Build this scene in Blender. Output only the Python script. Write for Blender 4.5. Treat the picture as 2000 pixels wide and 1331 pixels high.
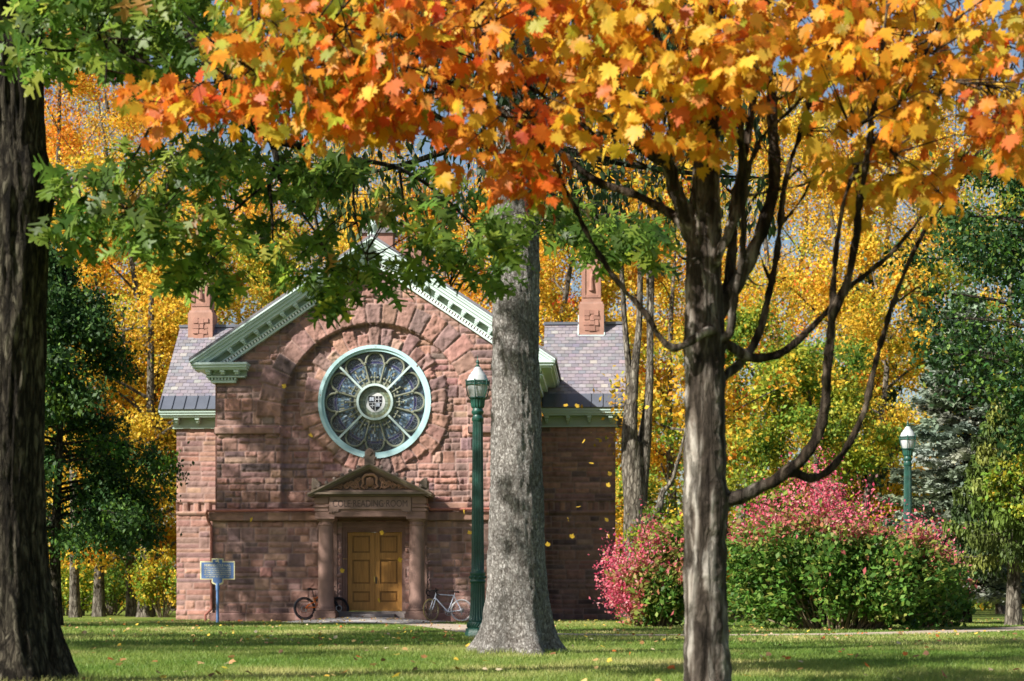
import bpy, math, random
import numpy as np
from mathutils import Vector, Matrix

for o in list(bpy.data.objects):
    bpy.data.objects.remove(o, do_unlink=True)
S = bpy.context.scene
COL = S.collection
R = math.radians
PI = math.pi

# ------------------------------------------------------------------ camera, sky, sun, exposure
F = 3720.0            # focal length in pixels of the 2000 px wide photograph
HZ = 1174.0           # horizon row
EYE = 0.66
cam_d = bpy.data.cameras.new('camera')
cam = bpy.data.objects.new('camera', cam_d)
COL.objects.link(cam)
cam.location = (0, 0, EYE)
cam.rotation_euler = (R(90), 0, 0)
cam_d.sensor_width = 36
cam_d.lens = F / 2000 * 36
cam_d.shift_y = (HZ - 665.5) / 2000
cam_d.clip_end = 2000
cam_d.dof.use_dof = True
cam_d.dof.focus_distance = 29
cam_d.dof.aperture_fstop = 3.2
S.camera = cam

SUN_EL, SUN_OFF = R(34), R(54)      # elevation; angle left of straight behind the camera
to_sun = Vector((-math.sin(SUN_OFF) * math.cos(SUN_EL), -math.cos(SUN_OFF) * math.cos(SUN_EL), math.sin(SUN_EL)))
W = bpy.data.worlds.new('World')
S.world = W
W.use_nodes = True
nt = W.node_tree
sky = nt.nodes.new('ShaderNodeTexSky')
sky.sky_type = 'NISHITA'
sky.sun_disc = False
sky.sun_elevation = SUN_EL
sky.sun_rotation = math.atan2(to_sun.x, to_sun.y)
sky.dust_density = 1.5
nt.links.new(sky.outputs[0], nt.nodes['Background'].inputs[0])
nt.nodes['Background'].inputs[1].default_value = 0.062
sd = bpy.data.lights.new('sun', 'SUN')
sd.energy = 5.0
sd.angle = R(0.53)
sd.color = (1.0, 0.95, 0.87)
sun = bpy.data.objects.new('sun', sd)
COL.objects.link(sun)
sun.rotation_euler = to_sun.to_track_quat('Z', 'Y').to_euler()
S.view_settings.view_transform = 'Standard'
S.view_settings.look = 'None'
S.view_settings.gamma = 1
S.view_settings.exposure = 0.95
S.cycles.max_bounces = 6
S.cycles.diffuse_bounces = 3
S.cycles.glossy_bounces = 2
S.cycles.transmission_bounces = 4
S.cycles.transparent_max_bounces = 4
S.cycles.use_denoising = True

def P(px, py, Y):
    """point at depth Y seen at photo pixel (px, py)"""
    return Vector(((px - 1000) / F * Y, Y, EYE + (HZ - py) / F * Y))

# ------------------------------------------------------------------ helpers
def lin(c):
    c = c / 255.0
    return c / 12.92 if c <= 0.04045 else ((c + 0.055) / 1.055) ** 2.4
def rgb(r, g, b):
    return (lin(r), lin(g), lin(b))

def hash3(ix, iy, iz, seed):
    n = (ix.astype(np.int64) * 374761393 + iy.astype(np.int64) * 668265263 + iz.astype(np.int64) * 2147483647 * 3 + seed * 144665) & 0x7fffffff
    n = ((n ^ (n >> 13)) * 1274126177) & 0x7fffffff
    n = ((n ^ (n >> 16)) * 974711) & 0x7fffffff
    return ((n ^ (n >> 15)) & 0xffff) / 65535.0
def vnoise(p, seed=0):
    p = np.asarray(p, float)
    i = np.floor(p).astype(np.int64)
    f = p - i
    u = f * f * (3 - 2 * f)
    r = 0
    for dx in (0, 1):
        for dy in (0, 1):
            for dz in (0, 1):
                w = (u[:, 0] if dx else 1 - u[:, 0]) * (u[:, 1] if dy else 1 - u[:, 1]) * (u[:, 2] if dz else 1 - u[:, 2])
                r = r + w * hash3(i[:, 0] + dx, i[:, 1] + dy, i[:, 2] + dz, seed)
    return r
def fbm(p, oct=3, seed=0):
    a, r, t = 1.0, 0, 0
    p = np.asarray(p, float)
    for k in range(oct):
        r = r + a * vnoise(p, seed + k)
        t += a
        a *= 0.5
        p = p * 2.03
    return r / t

def mesh_np(name, V, Fc, mat, parent=None, tint=None, smooth=False):
    """V (n,3), Fc (m,k) array or list of such arrays -> one linked mesh object"""
    V = np.asarray(V, np.float32)
    arrs = Fc if isinstance(Fc, list) else [Fc]
    arrs = [np.asarray(a, np.int32) for a in arrs if len(a)]
    me = bpy.data.meshes.new(name)
    me.vertices.add(len(V))
    me.vertices.foreach_set('co', V.ravel())
    loops = np.concatenate([a.ravel() for a in arrs])
    tot = np.concatenate([np.full(len(a), a.shape[1], np.int32) for a in arrs])
    st = np.concatenate([[0], np.cumsum(tot)[:-1]]).astype(np.int32)
    me.loops.add(len(loops))
    me.loops.foreach_set('vertex_index', loops)
    me.polygons.add(len(tot))
    me.polygons.foreach_set('loop_start', st)
    me.polygons.foreach_set('loop_total', tot)
    if smooth:
        me.polygons.foreach_set('use_smooth', np.ones(len(tot), bool))
    me.update(calc_edges=True)
    me.validate()
    if tint is not None:
        tint = np.asarray(tint, np.float32)
        if tint.ndim == 1:
            tint = np.tile(tint, (len(V), 1))
        at = me.color_attributes.new('tint', 'FLOAT_COLOR', 'POINT')
        at.data.foreach_set('color', np.concatenate([tint, np.ones((len(V), 1), np.float32)], 1).ravel())
    me.materials.append(mat)
    o = bpy.data.objects.new(name, me)
    COL.objects.link(o)
    if parent is not None:
        o.parent = parent
    return o

class MB:
    """collects shapes, builds ONE mesh"""
    def __init__(s):
        s.v, s.f, s.c = [], [], []
        s.col = (1, 1, 1)
    def add(s, vs, fs, col=None):
        b = len(s.v)
        s.v += [tuple(v) for v in vs]
        s.f += [tuple(i + b for i in f) for f in fs]
        s.c += [col or s.col] * len(vs)
        return s
    def box(s, x0, x1, y0, y1, z0, z1, col=None):
        return s.add([(x0, y0, z0), (x1, y0, z0), (x1, y1, z0), (x0, y1, z0), (x0, y0, z1), (x1, y0, z1), (x1, y1, z1), (x0, y1, z1)],
                     [(3, 2, 1, 0), (4, 5, 6, 7), (0, 1, 5, 4), (1, 2, 6, 5), (2, 3, 7, 6), (3, 0, 4, 7)], col)
    def obox(s, o, ax, ay, az, col=None):
        """box from corner o and three edge vectors"""
        o, ax, ay, az = Vector(o), Vector(ax), Vector(ay), Vector(az)
        vs = [o, o + ax, o + ax + ay, o + ay, o + az, o + ax + az, o + ax + ay + az, o + ay + az]
        fs = [(3, 2, 1, 0), (4, 5, 6, 7), (0, 1, 5, 4), (1, 2, 6, 5), (2, 3, 7, 6), (3, 0, 4, 7)]
        if ax.cross(ay).dot(az) < 0:
            fs = [f[::-1] for f in fs]
        return s.add(vs, fs, col)
    def prism_y(s, poly, y0, y1, col=None):
        """polygon in xz extruded in y"""
        n = len(poly)
        vs = [(x, y0, z) for x, z in poly] + [(x, y1, z) for x, z in poly]
        fs = [tuple(range(n)), tuple(range(2 * n - 1, n - 1, -1))]
        fs += [((i + 1) % n, i, n + i, n + (i + 1) % n) for i in range(n)]
        return s.add(vs, fs, col)
    def tube(s, pts, rad, seg=8, col=None, cap=True):
        pts = [Vector(p) for p in pts]
        n = len(pts)
        if not isinstance(rad, (list, tuple)):
            rad = [rad] * n
        t = (pts[1] - pts[0]).normalized()
        up = Vector((0, 0, 1)) if abs(t.z) < 0.9 else Vector((1, 0, 0))
        nx = t.cross(up).normalized()
        vs, fs = [], []
        for i, p in enumerate(pts):
            a = pts[max(i - 1, 0)]
            b = pts[min(i + 1, n - 1)]
            t2 = (b - a)
            t2 = t2.normalized() if t2.length > 1e-9 else t
            nx = (nx - t2 * nx.dot(t2))
            nx = nx.normalized() if nx.length > 1e-6 else t2.orthogonal().normalized()
            ny = t2.cross(nx)
            t = t2
            for k in range(seg):
                a_ = 2 * PI * k / seg
                vs.append(p + (nx * math.cos(a_) + ny * math.sin(a_)) * rad[i])
        for i in range(n - 1):
            for k in range(seg):
                k2 = (k + 1) % seg
                fs.append((i * seg + k, i * seg + k2, (i + 1) * seg + k2, (i + 1) * seg + k))
        if cap:
            fs.append(tuple(range(seg - 1, -1, -1)))
            fs.append(tuple((n - 1) * seg + k for k in range(seg)))
        return s.add(vs, fs, col)
    def lathe(s, prof, seg=24, c=(0, 0, 0), flute=None, col=None):
        """profile [(r,z)]; flute=(count, depth, z0, z1)"""
        vs, fs = [], []
        n = len(prof)
        for r, z in prof:
            for k in range(seg):
                a = 2 * PI * k / seg
                rr = r
                if flute and flute[2] <= z <= flute[3]:
                    rr = r * (1 - flute[1] * abs(math.sin(a * flute[0] / 2)) ** 0.7)
                vs.append((c[0] + rr * math.cos(a), c[1] + rr * math.sin(a), c[2] + z))
        for i in range(n - 1):
            for k in range(seg):
                k2 = (k + 1) % seg
                fs.append((i * seg + k, i * seg + k2, (i + 1) * seg + k2, (i + 1) * seg + k))
        fs.append(tuple(range(seg - 1, -1, -1)))
        fs.append(tuple((n - 1) * seg + k for k in range(seg)))
        return s.add(vs, fs, col)
    def ring_y(s, cx, cz, r0, r1, y0, y1, seg=64, a0=0, a1=2 * PI, col=None):
        """flat ring in the xz plane, thick in y"""
        vs, fs = [], []
        full = abs(a1 - a0 - 2 * PI) < 1e-6
        m = seg if full else seg + 1
        for k in range(m):
            a = a0 + (a1 - a0) * k / seg
            for r, y in ((r0, y0), (r1, y0), (r1, y1), (r0, y1)):
                vs.append((cx + r * math.cos(a), y, cz + r * math.sin(a)))
        for k in range(seg):
            b, c_ = 4 * k, 4 * ((k + 1) % m)
            for j in range(4):
                j2 = (j + 1) % 4
                fs.append((b + j, c_ + j, c_ + j2, b + j2)[::-1])
        if not full:
            fs.append((0, 1, 2, 3))
            e = 4 * (m - 1)
            fs.append((e + 3, e + 2, e + 1, e))
        return s.add(vs, fs, col)
    def ball(s, c, r, seg=10, rings=6, col=None, sq=(1, 1, 1)):
        prof = [(max(1e-4, math.sin(PI * i / rings)), -math.cos(PI * i / rings)) for i in range(rings + 1)]
        vs, fs = [], []
        for pr, pz in prof:
            for k in range(seg):
                a = 2 * PI * k / seg
                vs.append((c[0] + r * sq[0] * pr * math.cos(a), c[1] + r * sq[1] * pr * math.sin(a), c[2] + r * sq[2] * pz))
        for i in range(rings):
            for k in range(seg):
                k2 = (k + 1) % seg
                fs.append((i * seg + k, i * seg + k2, (i + 1) * seg + k2, (i + 1) * seg + k))
        return s.add(vs, fs, col)
    def build(s, name, mat, parent=None, smooth=False, bevel=0):
        me = bpy.data.meshes.new(name)
        me.from_pydata(s.v, [], s.f)
        at = me.color_attributes.new('tint', 'FLOAT_COLOR', 'POINT')
        at.data.foreach_set('color', np.array([(*c, 1) for c in s.c], np.float32).ravel())
        me.materials.append(mat)
        if smooth:
            me.polygons.foreach_set('use_smooth', np.ones(len(me.polygons), bool))
        me.update()
        o = bpy.data.objects.new(name, me)
        COL.objects.link(o)
        if smooth:
            sm = o.modifiers.new('edge', 'EDGE_SPLIT')
            sm.split_angle = R(40)
        if bevel:
            b = o.modifiers.new('bevel', 'BEVEL')
            b.width = bevel
            b.segments = 2
            b.limit_method = 'ANGLE'
        if parent is not None:
            o.parent = parent
        return o

def empty(name, loc, rz=0):
    o = bpy.data.objects.new(name, None)
    o.location = loc
    o.rotation_euler = (0, 0, rz)
    o.empty_display_size = 0.2
    COL.objects.link(o)
    return o
def tag(o, label, cat, group=None, kind=None):
    o['label'] = label
    o['category'] = cat
    if group:
        o['group'] = group
    if kind:
        o['kind'] = kind
    return o
def copy_tree(o, parent=None):
    c = o.copy()
    COL.objects.link(c)
    if parent is not None:
        c.parent = parent
    for ch in list(o.children):
        copy_tree(ch, c)
    return c
def text_obj(name, s, size, mat, parent, loc, extrude=0.004, width=None, spacing=1.0):
    cu = bpy.data.curves.new(name, 'FONT')
    cu.body = s
    cu.size = size
    cu.align_x = 'CENTER'
    cu.align_y = 'CENTER'
    cu.extrude = extrude
    cu.space_character = spacing
    t = bpy.data.objects.new(name, cu)
    COL.objects.link(t)
    dg = bpy.context.evaluated_depsgraph_get()
    me = bpy.data.meshes.new_from_object(t.evaluated_get(dg))
    bpy.data.objects.remove(t, do_unlink=True)
    me.materials.clear()
    me.materials.append(mat)
    o = bpy.data.objects.new(name, me)
    COL.objects.link(o)
    o.parent = parent
    o.location = loc
    o.rotation_euler = (R(90), 0, 0)
    if width:
        xs = [v.co.x for v in me.vertices]
        k = width / (max(xs) - min(xs))
        for v in me.vertices:
            v.co.x *= k
    return o

# ------------------------------------------------------------------ materials
def nodemat(name):
    m = bpy.data.materials.new(name)
    m.use_nodes = True
    t = m.node_tree
    return m, t, t.nodes['Principled BSDF'], t.nodes['Material Output']
def N(t, kind, **kw):
    n = t.nodes.new(kind)
    for k, v in kw.items():
        setattr(n, k, v)
    return n
def tinted(name, rough=0.8, vary=0.25, vscale=6.0, bump=0.0, bscale=40.0, spec=0.3, metal=0.0, stretch=(1, 1, 1), coat=0.0, bdist=0.02, vdetail=5.0):
    """base colour from the tint attribute, broken up by noise"""
    m, t, b, o = nodemat(name)
    at = N(t, 'ShaderNodeAttribute', attribute_name='tint')
    tc = N(t, 'ShaderNodeTexCoord')
    mp = N(t, 'ShaderNodeMapping')
    mp.inputs['Scale'].default_value = stretch
    t.links.new(tc.outputs['Object'], mp.inputs[0])
    nz = N(t, 'ShaderNodeTexNoise')
    nz.inputs['Scale'].default_value = vscale
    nz.inputs['Detail'].default_value = vdetail
    t.links.new(mp.outputs[0], nz.inputs['Vector'])
    mr = N(t, 'ShaderNodeMapRange')
    mr.inputs['From Min'].default_value = 0.25
    mr.inputs['From Max'].default_value = 0.75
    mr.inputs['To Min'].default_value = 1 - vary
    mr.inputs['To Max'].default_value = 1 + vary
    t.links.new(nz.outputs['Fac'], mr.inputs['Value'])
    mx = N(t, 'ShaderNodeVectorMath', operation='SCALE')
    t.links.new(at.outputs['Color'], mx.inputs[0])
    t.links.new(mr.outputs[0], mx.inputs['Scale'])
    t.links.new(mx.outputs[0], b.inputs['Base Color'])
    b.inputs['Roughness'].default_value = rough
    b.inputs['Specular IOR Level'].default_value = spec
    b.inputs['Metallic'].default_value = metal
    b.inputs['Coat Weight'].default_value = coat
    if bump:
        n2 = N(t, 'ShaderNodeTexNoise')
        n2.inputs['Scale'].default_value = bscale
        n2.inputs['Detail'].default_value = 6
        t.links.new(mp.outputs[0], n2.inputs['Vector'])
        bp = N(t, 'ShaderNodeBump')
        bp.inputs['Strength'].default_value = bump
        bp.inputs['Distance'].default_value = bdist
        t.links.new(n2.outputs['Fac'], bp.inputs['Height'])
        t.links.new(bp.outputs[0], b.inputs['Normal'])
    return m
def leafmat(name, trans=0.4, rough=0.5, spec=0.35, boost=1.25):
    m, t, b, o = nodemat(name)
    at = N(t, 'ShaderNodeAttribute', attribute_name='tint')
    t.links.new(at.outputs['Color'], b.inputs['Base Color'])
    b.inputs['Roughness'].default_value = rough
    b.inputs['Specular IOR Level'].default_value = spec
    tr = N(t, 'ShaderNodeBsdfTranslucent')
    sc = N(t, 'ShaderNodeVectorMath', operation='SCALE')
    sc.inputs['Scale'].default_value = boost
    t.links.new(at.outputs['Color'], sc.inputs[0])
    t.links.new(sc.outputs[0], tr.inputs['Color'])
    mx = N(t, 'ShaderNodeMixShader')
    mx.inputs[0].default_value = trans
    t.links.new(b.outputs[0], mx.inputs[1])
    t.links.new(tr.outputs[0], mx.inputs[2])
    t.links.new(mx.outputs[0], o.inputs['Surface'])
    return m
M = {}
M['stone'] = tinted('brownstone', 0.85, 0.22, 5.0, 0.6, 30, 0.2)
M['dressed'] = tinted('dressed_brownstone', 0.8, 0.22, 3.0, 0.35, 45, 0.25)
M['paint'] = tinted('verdigris_paint', 0.45, 0.08, 2.5, 0.1, 60, 0.4)
M['slate'] = tinted('slate', 0.5, 0.12, 8, 0.3, 50, 0.5)
M['sheet'] = tinted('sheet_metal', 0.42, 0.12, 2, 0.1, 12, 0.5, 0.35)
M['castiron'] = tinted('green_cast_iron', 0.42, 0.35, 9, 0.2, 70, 0.5, 0.0, coat=0.1)
M['bikepaint'] = tinted('bike_paint', 0.3, 0.05, 10, 0, 1, 0.5, 0.1, coat=0.5)
M['rubber'] = tinted('rubber', 0.7, 0.2, 20, 0.2, 90, 0.3)
M['chrome'] = tinted('chrome', 0.28, 0.08, 20, 0, 1, 0.5, 0.9)
M['pipe'] = tinted('pipe_paint', 0.55, 0.12, 4, 0.1, 40, 0.35)
M['signpaint'] = tinted('sign_paint', 0.5, 0.1, 5, 0.1, 60, 0.4)
M['wood'] = tinted('oiled_oak', 0.42, 0.25, 3.0, 0.15, 14, 0.4, stretch=(9, 9, 0.7))
M['glasspane'] = tinted('stained_glass', 0.18, 0.35, 14, 0.25, 25, 0.6, bdist=0.01)
M['tracery'] = tinted('tracery_stone', 0.6, 0.12, 8, 0.2, 60, 0.3)
M['flag'] = tinted('flagstone', 0.9, 0.3, 1.2, 0.4, 8, 0.2)
M['pathmat'] = tinted('path_paving', 0.9, 0.2, 0.8, 0.3, 10, 0.2)
M['twig'] = tinted('twig_bark', 0.9, 0.25, 8, 0.4, 30, 0.15)
M['leaf'] = leafmat('maple_leaf', 0.48, 0.5, 0.3, 1.3)
M['oakleaf'] = leafmat('oak_leaf', 0.48, 0.45, 0.3, 1.9)
M['farleaf'] = leafmat('far_leaf', 0.38, 0.55, 0.25, 1.2)
M['evergreen'] = leafmat('evergreen_leaf', 0.25, 0.55, 0.25, 1.2)
M['needle'] = leafmat('needle', 0.15, 0.55, 0.3, 1.1)
M['bladegrass'] = leafmat('grass_blade', 0.35, 0.5, 0.3, 1.3)
M['litter'] = leafmat('dry_leaf', 0.25, 0.6, 0.25, 1.0)

def barkmat(name, c0, c1, c2, zs=0.18, scale=18, bump=0.9, dist=0.03, patch=2.0, rng_=(0.7, 1.25), limbs=False, crack=0.42):
    m, t, b, o = nodemat(name)
    tc = N(t, 'ShaderNodeTexCoord')
    mp = N(t, 'ShaderNodeMapping')
    mp.inputs['Scale'].default_value = (1, 1, zs)
    t.links.new(tc.outputs['Object'], mp.inputs[0])
    n1 = N(t, 'ShaderNodeTexNoise')
    n1.inputs['Scale'].default_value = scale
    n1.inputs['Detail'].default_value = 7
    n1.inputs['Roughness'].default_value = 0.62
    n1.inputs['Distortion'].default_value = 0.6
    t.links.new(mp.outputs[0], n1.inputs['Vector'])
    rp = N(t, 'ShaderNodeValToRGB')
    rp.color_ramp.elements[0].position = 0.34
    rp.color_ramp.elements[0].color = (*c0, 1)
    rp.color_ramp.elements[1].position = 0.66
    rp.color_ramp.elements[1].color = (*c2, 1)
    e = rp.color_ramp.elements.new(0.5)
    e.color = (*c1, 1)
    t.links.new(n1.outputs['Fac'], rp.inputs[0])
    n2 = N(t, 'ShaderNodeTexNoise')
    n2.inputs['Scale'].default_value = patch
    n2.inputs['Detail'].default_value = 4
    t.links.new(tc.outputs['Object'], n2.inputs['Vector'])
    mr = N(t, 'ShaderNodeMapRange')
    mr.inputs['From Min'].default_value = 0.3
    mr.inputs['From Max'].default_value = 0.7
    mr.inputs['To Min'].default_value = rng_[0]
    mr.inputs['To Max'].default_value = rng_[1]
    t.links.new(n2.outputs['Fac'], mr.inputs['Value'])
    sc = N(t, 'ShaderNodeVectorMath', operation='SCALE')
    t.links.new(rp.outputs[0], sc.inputs[0])
    t.links.new(mr.outputs[0], sc.inputs['Scale'])
    last = sc.outputs[0]
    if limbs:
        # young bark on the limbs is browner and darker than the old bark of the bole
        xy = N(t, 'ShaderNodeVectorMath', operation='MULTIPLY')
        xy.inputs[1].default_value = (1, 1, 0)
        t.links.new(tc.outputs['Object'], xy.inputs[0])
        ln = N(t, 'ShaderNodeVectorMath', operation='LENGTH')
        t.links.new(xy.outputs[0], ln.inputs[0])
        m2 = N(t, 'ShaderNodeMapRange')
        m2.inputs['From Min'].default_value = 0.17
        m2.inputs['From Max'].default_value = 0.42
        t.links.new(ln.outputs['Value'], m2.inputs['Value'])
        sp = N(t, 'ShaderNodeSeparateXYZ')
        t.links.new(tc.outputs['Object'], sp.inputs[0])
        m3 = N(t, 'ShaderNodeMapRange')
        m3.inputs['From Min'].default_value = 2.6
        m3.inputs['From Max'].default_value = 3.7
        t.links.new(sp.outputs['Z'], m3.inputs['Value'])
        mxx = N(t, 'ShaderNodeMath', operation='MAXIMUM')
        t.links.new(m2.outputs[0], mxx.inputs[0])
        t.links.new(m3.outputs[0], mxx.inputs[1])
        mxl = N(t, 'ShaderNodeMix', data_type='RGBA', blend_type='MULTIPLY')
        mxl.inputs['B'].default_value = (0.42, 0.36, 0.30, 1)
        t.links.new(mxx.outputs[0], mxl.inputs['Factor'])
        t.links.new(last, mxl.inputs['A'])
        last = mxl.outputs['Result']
    t.links.new(last, b.inputs['Base Color'])
    b.inputs['Roughness'].default_value = 0.92
    b.inputs['Specular IOR Level'].default_value = 0.15
    # fissures between the bark plates
    mp2 = N(t, 'ShaderNodeMapping')
    mp2.inputs['Scale'].default_value = (1, 1, zs * 1.6)
    t.links.new(tc.outputs['Object'], mp2.inputs[0])
    n3 = N(t, 'ShaderNodeTexVoronoi', feature='DISTANCE_TO_EDGE')
    n3.inputs['Scale'].default_value = scale * 1.1
    wob = N(t, 'ShaderNodeMixRGB')
    wob.inputs[0].default_value = 0.12
    t.links.new(mp2.outputs[0], wob.inputs[1])
    t.links.new(n1.outputs['Color'], wob.inputs[2])
    t.links.new(wob.outputs[0], n3.inputs['Vector'])
    m4 = N(t, 'ShaderNodeMapRange')
    m4.inputs['From Max'].default_value = 0.16
    m4.inputs['To Min'].default_value = 0.0
    t.links.new(n3.outputs['Distance'], m4.inputs['Value'])
    fs = N(t, 'ShaderNodeMix', data_type='RGBA', blend_type='MULTIPLY')
    inv = N(t, 'ShaderNodeMath', operation='SUBTRACT')
    inv.inputs[0].default_value = 1.0
    t.links.new(m4.outputs[0], inv.inputs[1])
    t.links.new(inv.outputs[0], fs.inputs['Factor'])
    t.links.new(last, fs.inputs['A'])
    fs.inputs['B'].default_value = (crack, crack * 0.96, crack * 0.92, 1)
    t.links.new(fs.outputs['Result'], b.inputs['Base Color'])
    hs = N(t, 'ShaderNodeMath', operation='MULTIPLY_ADD')
    hs.inputs[1].default_value = 0.6
    t.links.new(m4.outputs[0], hs.inputs[0])
    t.links.new(n1.outputs['Fac'], hs.inputs[2])
    bp = N(t, 'ShaderNodeBump')
    bp.inputs['Strength'].default_value = bump
    bp.inputs['Distance'].default_value = dist
    t.links.new(hs.outputs[0], bp.inputs['Height'])
    t.links.new(bp.outputs[0], b.inputs['Normal'])
    return m
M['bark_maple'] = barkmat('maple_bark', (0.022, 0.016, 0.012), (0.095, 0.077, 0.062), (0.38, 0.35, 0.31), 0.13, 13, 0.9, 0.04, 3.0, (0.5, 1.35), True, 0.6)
M['bark_oak'] = barkmat('oak_bark', (0.01, 0.008, 0.006), (0.04, 0.033, 0.024), (0.14, 0.124, 0.09), 0.2, 18, 0.9, 0.04, 2.0)
M['bark_spruce'] = barkmat('grey_bark', (0.12, 0.105, 0.095), (0.235, 0.22, 0.205), (0.36, 0.345, 0.33), 0.55, 24, 0.8, 0.03, 2.0, (0.65, 1.3), False, 0.68)
M['bark_far'] = barkmat('far_bark', (0.05, 0.042, 0.032), (0.14, 0.122, 0.098), (0.27, 0.245, 0.2), 0.22, 9, 0.8, 0.05, 1.2)

def lawnmat():
    m, t, b, o = nodemat('lawn_ground')
    tc = N(t, 'ShaderNodeTexCoord')
    n1 = N(t, 'ShaderNodeTexNoise')
    n1.inputs['Scale'].default_value = 0.5
    n1.inputs['Detail'].default_value = 8
    n1.inputs['Roughness'].default_value = 0.65
    t.links.new(tc.outputs['Object'], n1.inputs['Vector'])
    rp = N(t, 'ShaderNodeValToRGB')
    rp.color_ramp.elements[0].position = 0.35
    rp.color_ramp.elements[0].color = (0.09, 0.16, 0.025, 1)
    rp.color_ramp.elements[1].position = 0.68
    rp.color_ramp.elements[1].color = (0.24, 0.26, 0.06, 1)
    t.links.new(n1.outputs['Fac'], rp.inputs[0])
    t.links.new(rp.outputs[0], b.inputs['Base Color'])
    b.inputs['Roughness'].default_value = 0.95
    b.inputs['Specular IOR Level'].default_value = 0.1
    n2 = N(t, 'ShaderNodeTexNoise')
    n2.inputs['Scale'].default_value = 30
    n2.inputs['Detail'].default_value = 5
    t.links.new(tc.outputs['Object'], n2.inputs['Vector'])
    bp = N(t, 'ShaderNodeBump')
    bp.inputs['Strength'].default_value = 0.8
    bp.inputs['Distance'].default_value = 0.05
    t.links.new(n2.outputs['Fac'], bp.inputs['Height'])
    t.links.new(bp.outputs[0], b.inputs['Normal'])
    return m
M['lawn'] = lawnmat()
def fixed(name, col, rough=0.6, metal=0.0):
    m, t, b, o = nodemat(name)
    b.inputs['Base Color'].default_value = (*col, 1)
    b.inputs['Roughness'].default_value = rough
    b.inputs['Metallic'].default_value = metal
    return m

# ------------------------------------------------------------------ leaf shapes
def outline_fan(pts, fold=0.18, droop=0.25):
    v = [(0.0, 0.0, 0.0)]
    for x, y in pts:
        v.append((x, y, fold * abs(x) - droop * (x * x + y * y)))
    v = np.array(v)
    n = len(pts)
    f = np.array([(0, 1 + i, 1 + (i + 1) % n) for i in range(n)])
    return v, f
half = [(0.0, -0.42), (0.05, -0.30), (0.30, -0.38), (0.27, -0.22), (0.50, -0.12), (0.38, -0.02), (0.56, 0.14), (0.42, 0.14), (0.44, 0.30), (0.20, 0.16), (0.24, 0.40), (0.13, 0.36)]
mp_pts = half + [(0.0, 0.62)] + [(-x, y) for x, y in reversed(half[1:])]
MAPLE = outline_fan(mp_pts)
def oak_leaf():
    prof = [(-0.5, 0.012), (-0.4, 0.03), (-0.33, 0.24), (-0.27, 0.24), (-0.22, 0.1), (-0.1, 0.1), (-0.02, 0.44), (0.05, 0.41), (0.04, 0.13), (0.17, 0.12), (0.23, 0.33), (0.29, 0.28), (0.3, 0.1), (0.43, 0.08), (0.57, 0.0)]
    v, f = [], []
    for y, w in prof:
        for x in (-w, 0, w):
            # lobes slant forward
            v.append((x, y + 0.38 * abs(x), 0.2 * abs(x) - 0.22 * y * y))
    for i in range(len(prof) - 1):
        a = 3 * i
        f += [(a, a + 1, a + 4), (a, a + 4, a + 3), (a + 1, a + 2, a + 5), (a + 1, a + 5, a + 4)]
    return np.array(v), np.array(f)
OAK = oak_leaf()
KITE = (np.array([(0, -0.5, 0), (0.3, -0.02, 0.06), (0, 0.5, -0.05), (-0.3, -0.02, 0.06)]), np.array([(0, 1, 2, 3)]))
NEED = (np.array([(0, -0.5, 0), (0.1, -0.1, 0.0), (0, 0.5, 0), (-0.1, -0.1, 0.0)]), np.array([(0, 1, 2, 3)]))

def unit(a):
    return a / np.maximum(np.linalg.norm(a, axis=1, keepdims=True), 1e-9)
def leaf_mesh(name, tmpl, pos, tip, nrm, size, col, mat, parent, edge=None, curl=None):
    """edge: colour of each leaf's rim; curl: factor on each leaf's bend"""
    V0, F0 = tmpl
    T = unit(tip)
    Nn = unit(nrm - T * np.sum(nrm * T, 1, keepdims=True))
    X = np.cross(T, Nn)
    size = np.asarray(size)[:, None, None]
    V = pos[:, None, :] + size * (V0[None, :, 0:1] * X[:, None, :] + V0[None, :, 1:2] * T[:, None, :] + V0[None, :, 2:3] * (1.0 if curl is None else np.asarray(curl)[:, None, None]) * Nn[:, None, :])
    k = len(V0)
    Fc = (F0[None] + (np.arange(len(pos)) * k)[:, None, None]).reshape(-1, F0.shape[1])
    C = np.repeat(col, k, 0)
    if edge is not None:
        rad = np.clip(np.hypot(V0[:, 0], V0[:, 1]) / 0.6, 0, 1) ** 1.3
        C = (col[:, None, :] * (1 - rad[None, :, None]) + edge[:, None, :] * rad[None, :, None]).reshape(-1, 3)
    return mesh_np(name, V.reshape(-1, 3), Fc, mat, parent, C)

def pick_cols(rng, pal, n, jit=0.12):
    """pal: list of (weight, rgb)"""
    w = np.array([p[0] for p in pal], float)
    c = np.array([p[1] for p in pal], float)
    idx = rng.choice(len(pal), n, p=w / w.sum())
    b = c[idx] * (1 + jit * rng.standard_normal((n, 1)))
    return np.clip(b * (1 + 0.5 * jit * rng.standard_normal((n, 3))), 0.004, 0.9)

YEL, GOLD, ORA, DORA, RED = (0.68, 0.46, 0.045), (0.64, 0.35, 0.025), (0.64, 0.23, 0.02), (0.55, 0.13, 0.015), (0.48, 0.07, 0.015)
YGR, LGR, MGR, DGR = (0.34, 0.36, 0.035), (0.16, 0.26, 0.03), (0.075, 0.15, 0.02), (0.03, 0.075, 0.018)
TAN = (0.40, 0.26, 0.12)

# ------------------------------------------------------------------ ground
def struct(o):
    o['kind'] = 'structure'
    return o
gn = MB()
gn.add([(-700, -300, 0), (700, -300, 0), (700, 1200, 0), (-700, 1200, 0)], [(0, 1, 2, 3)])
struct(gn.build('lawn', M['lawn']))

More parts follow.
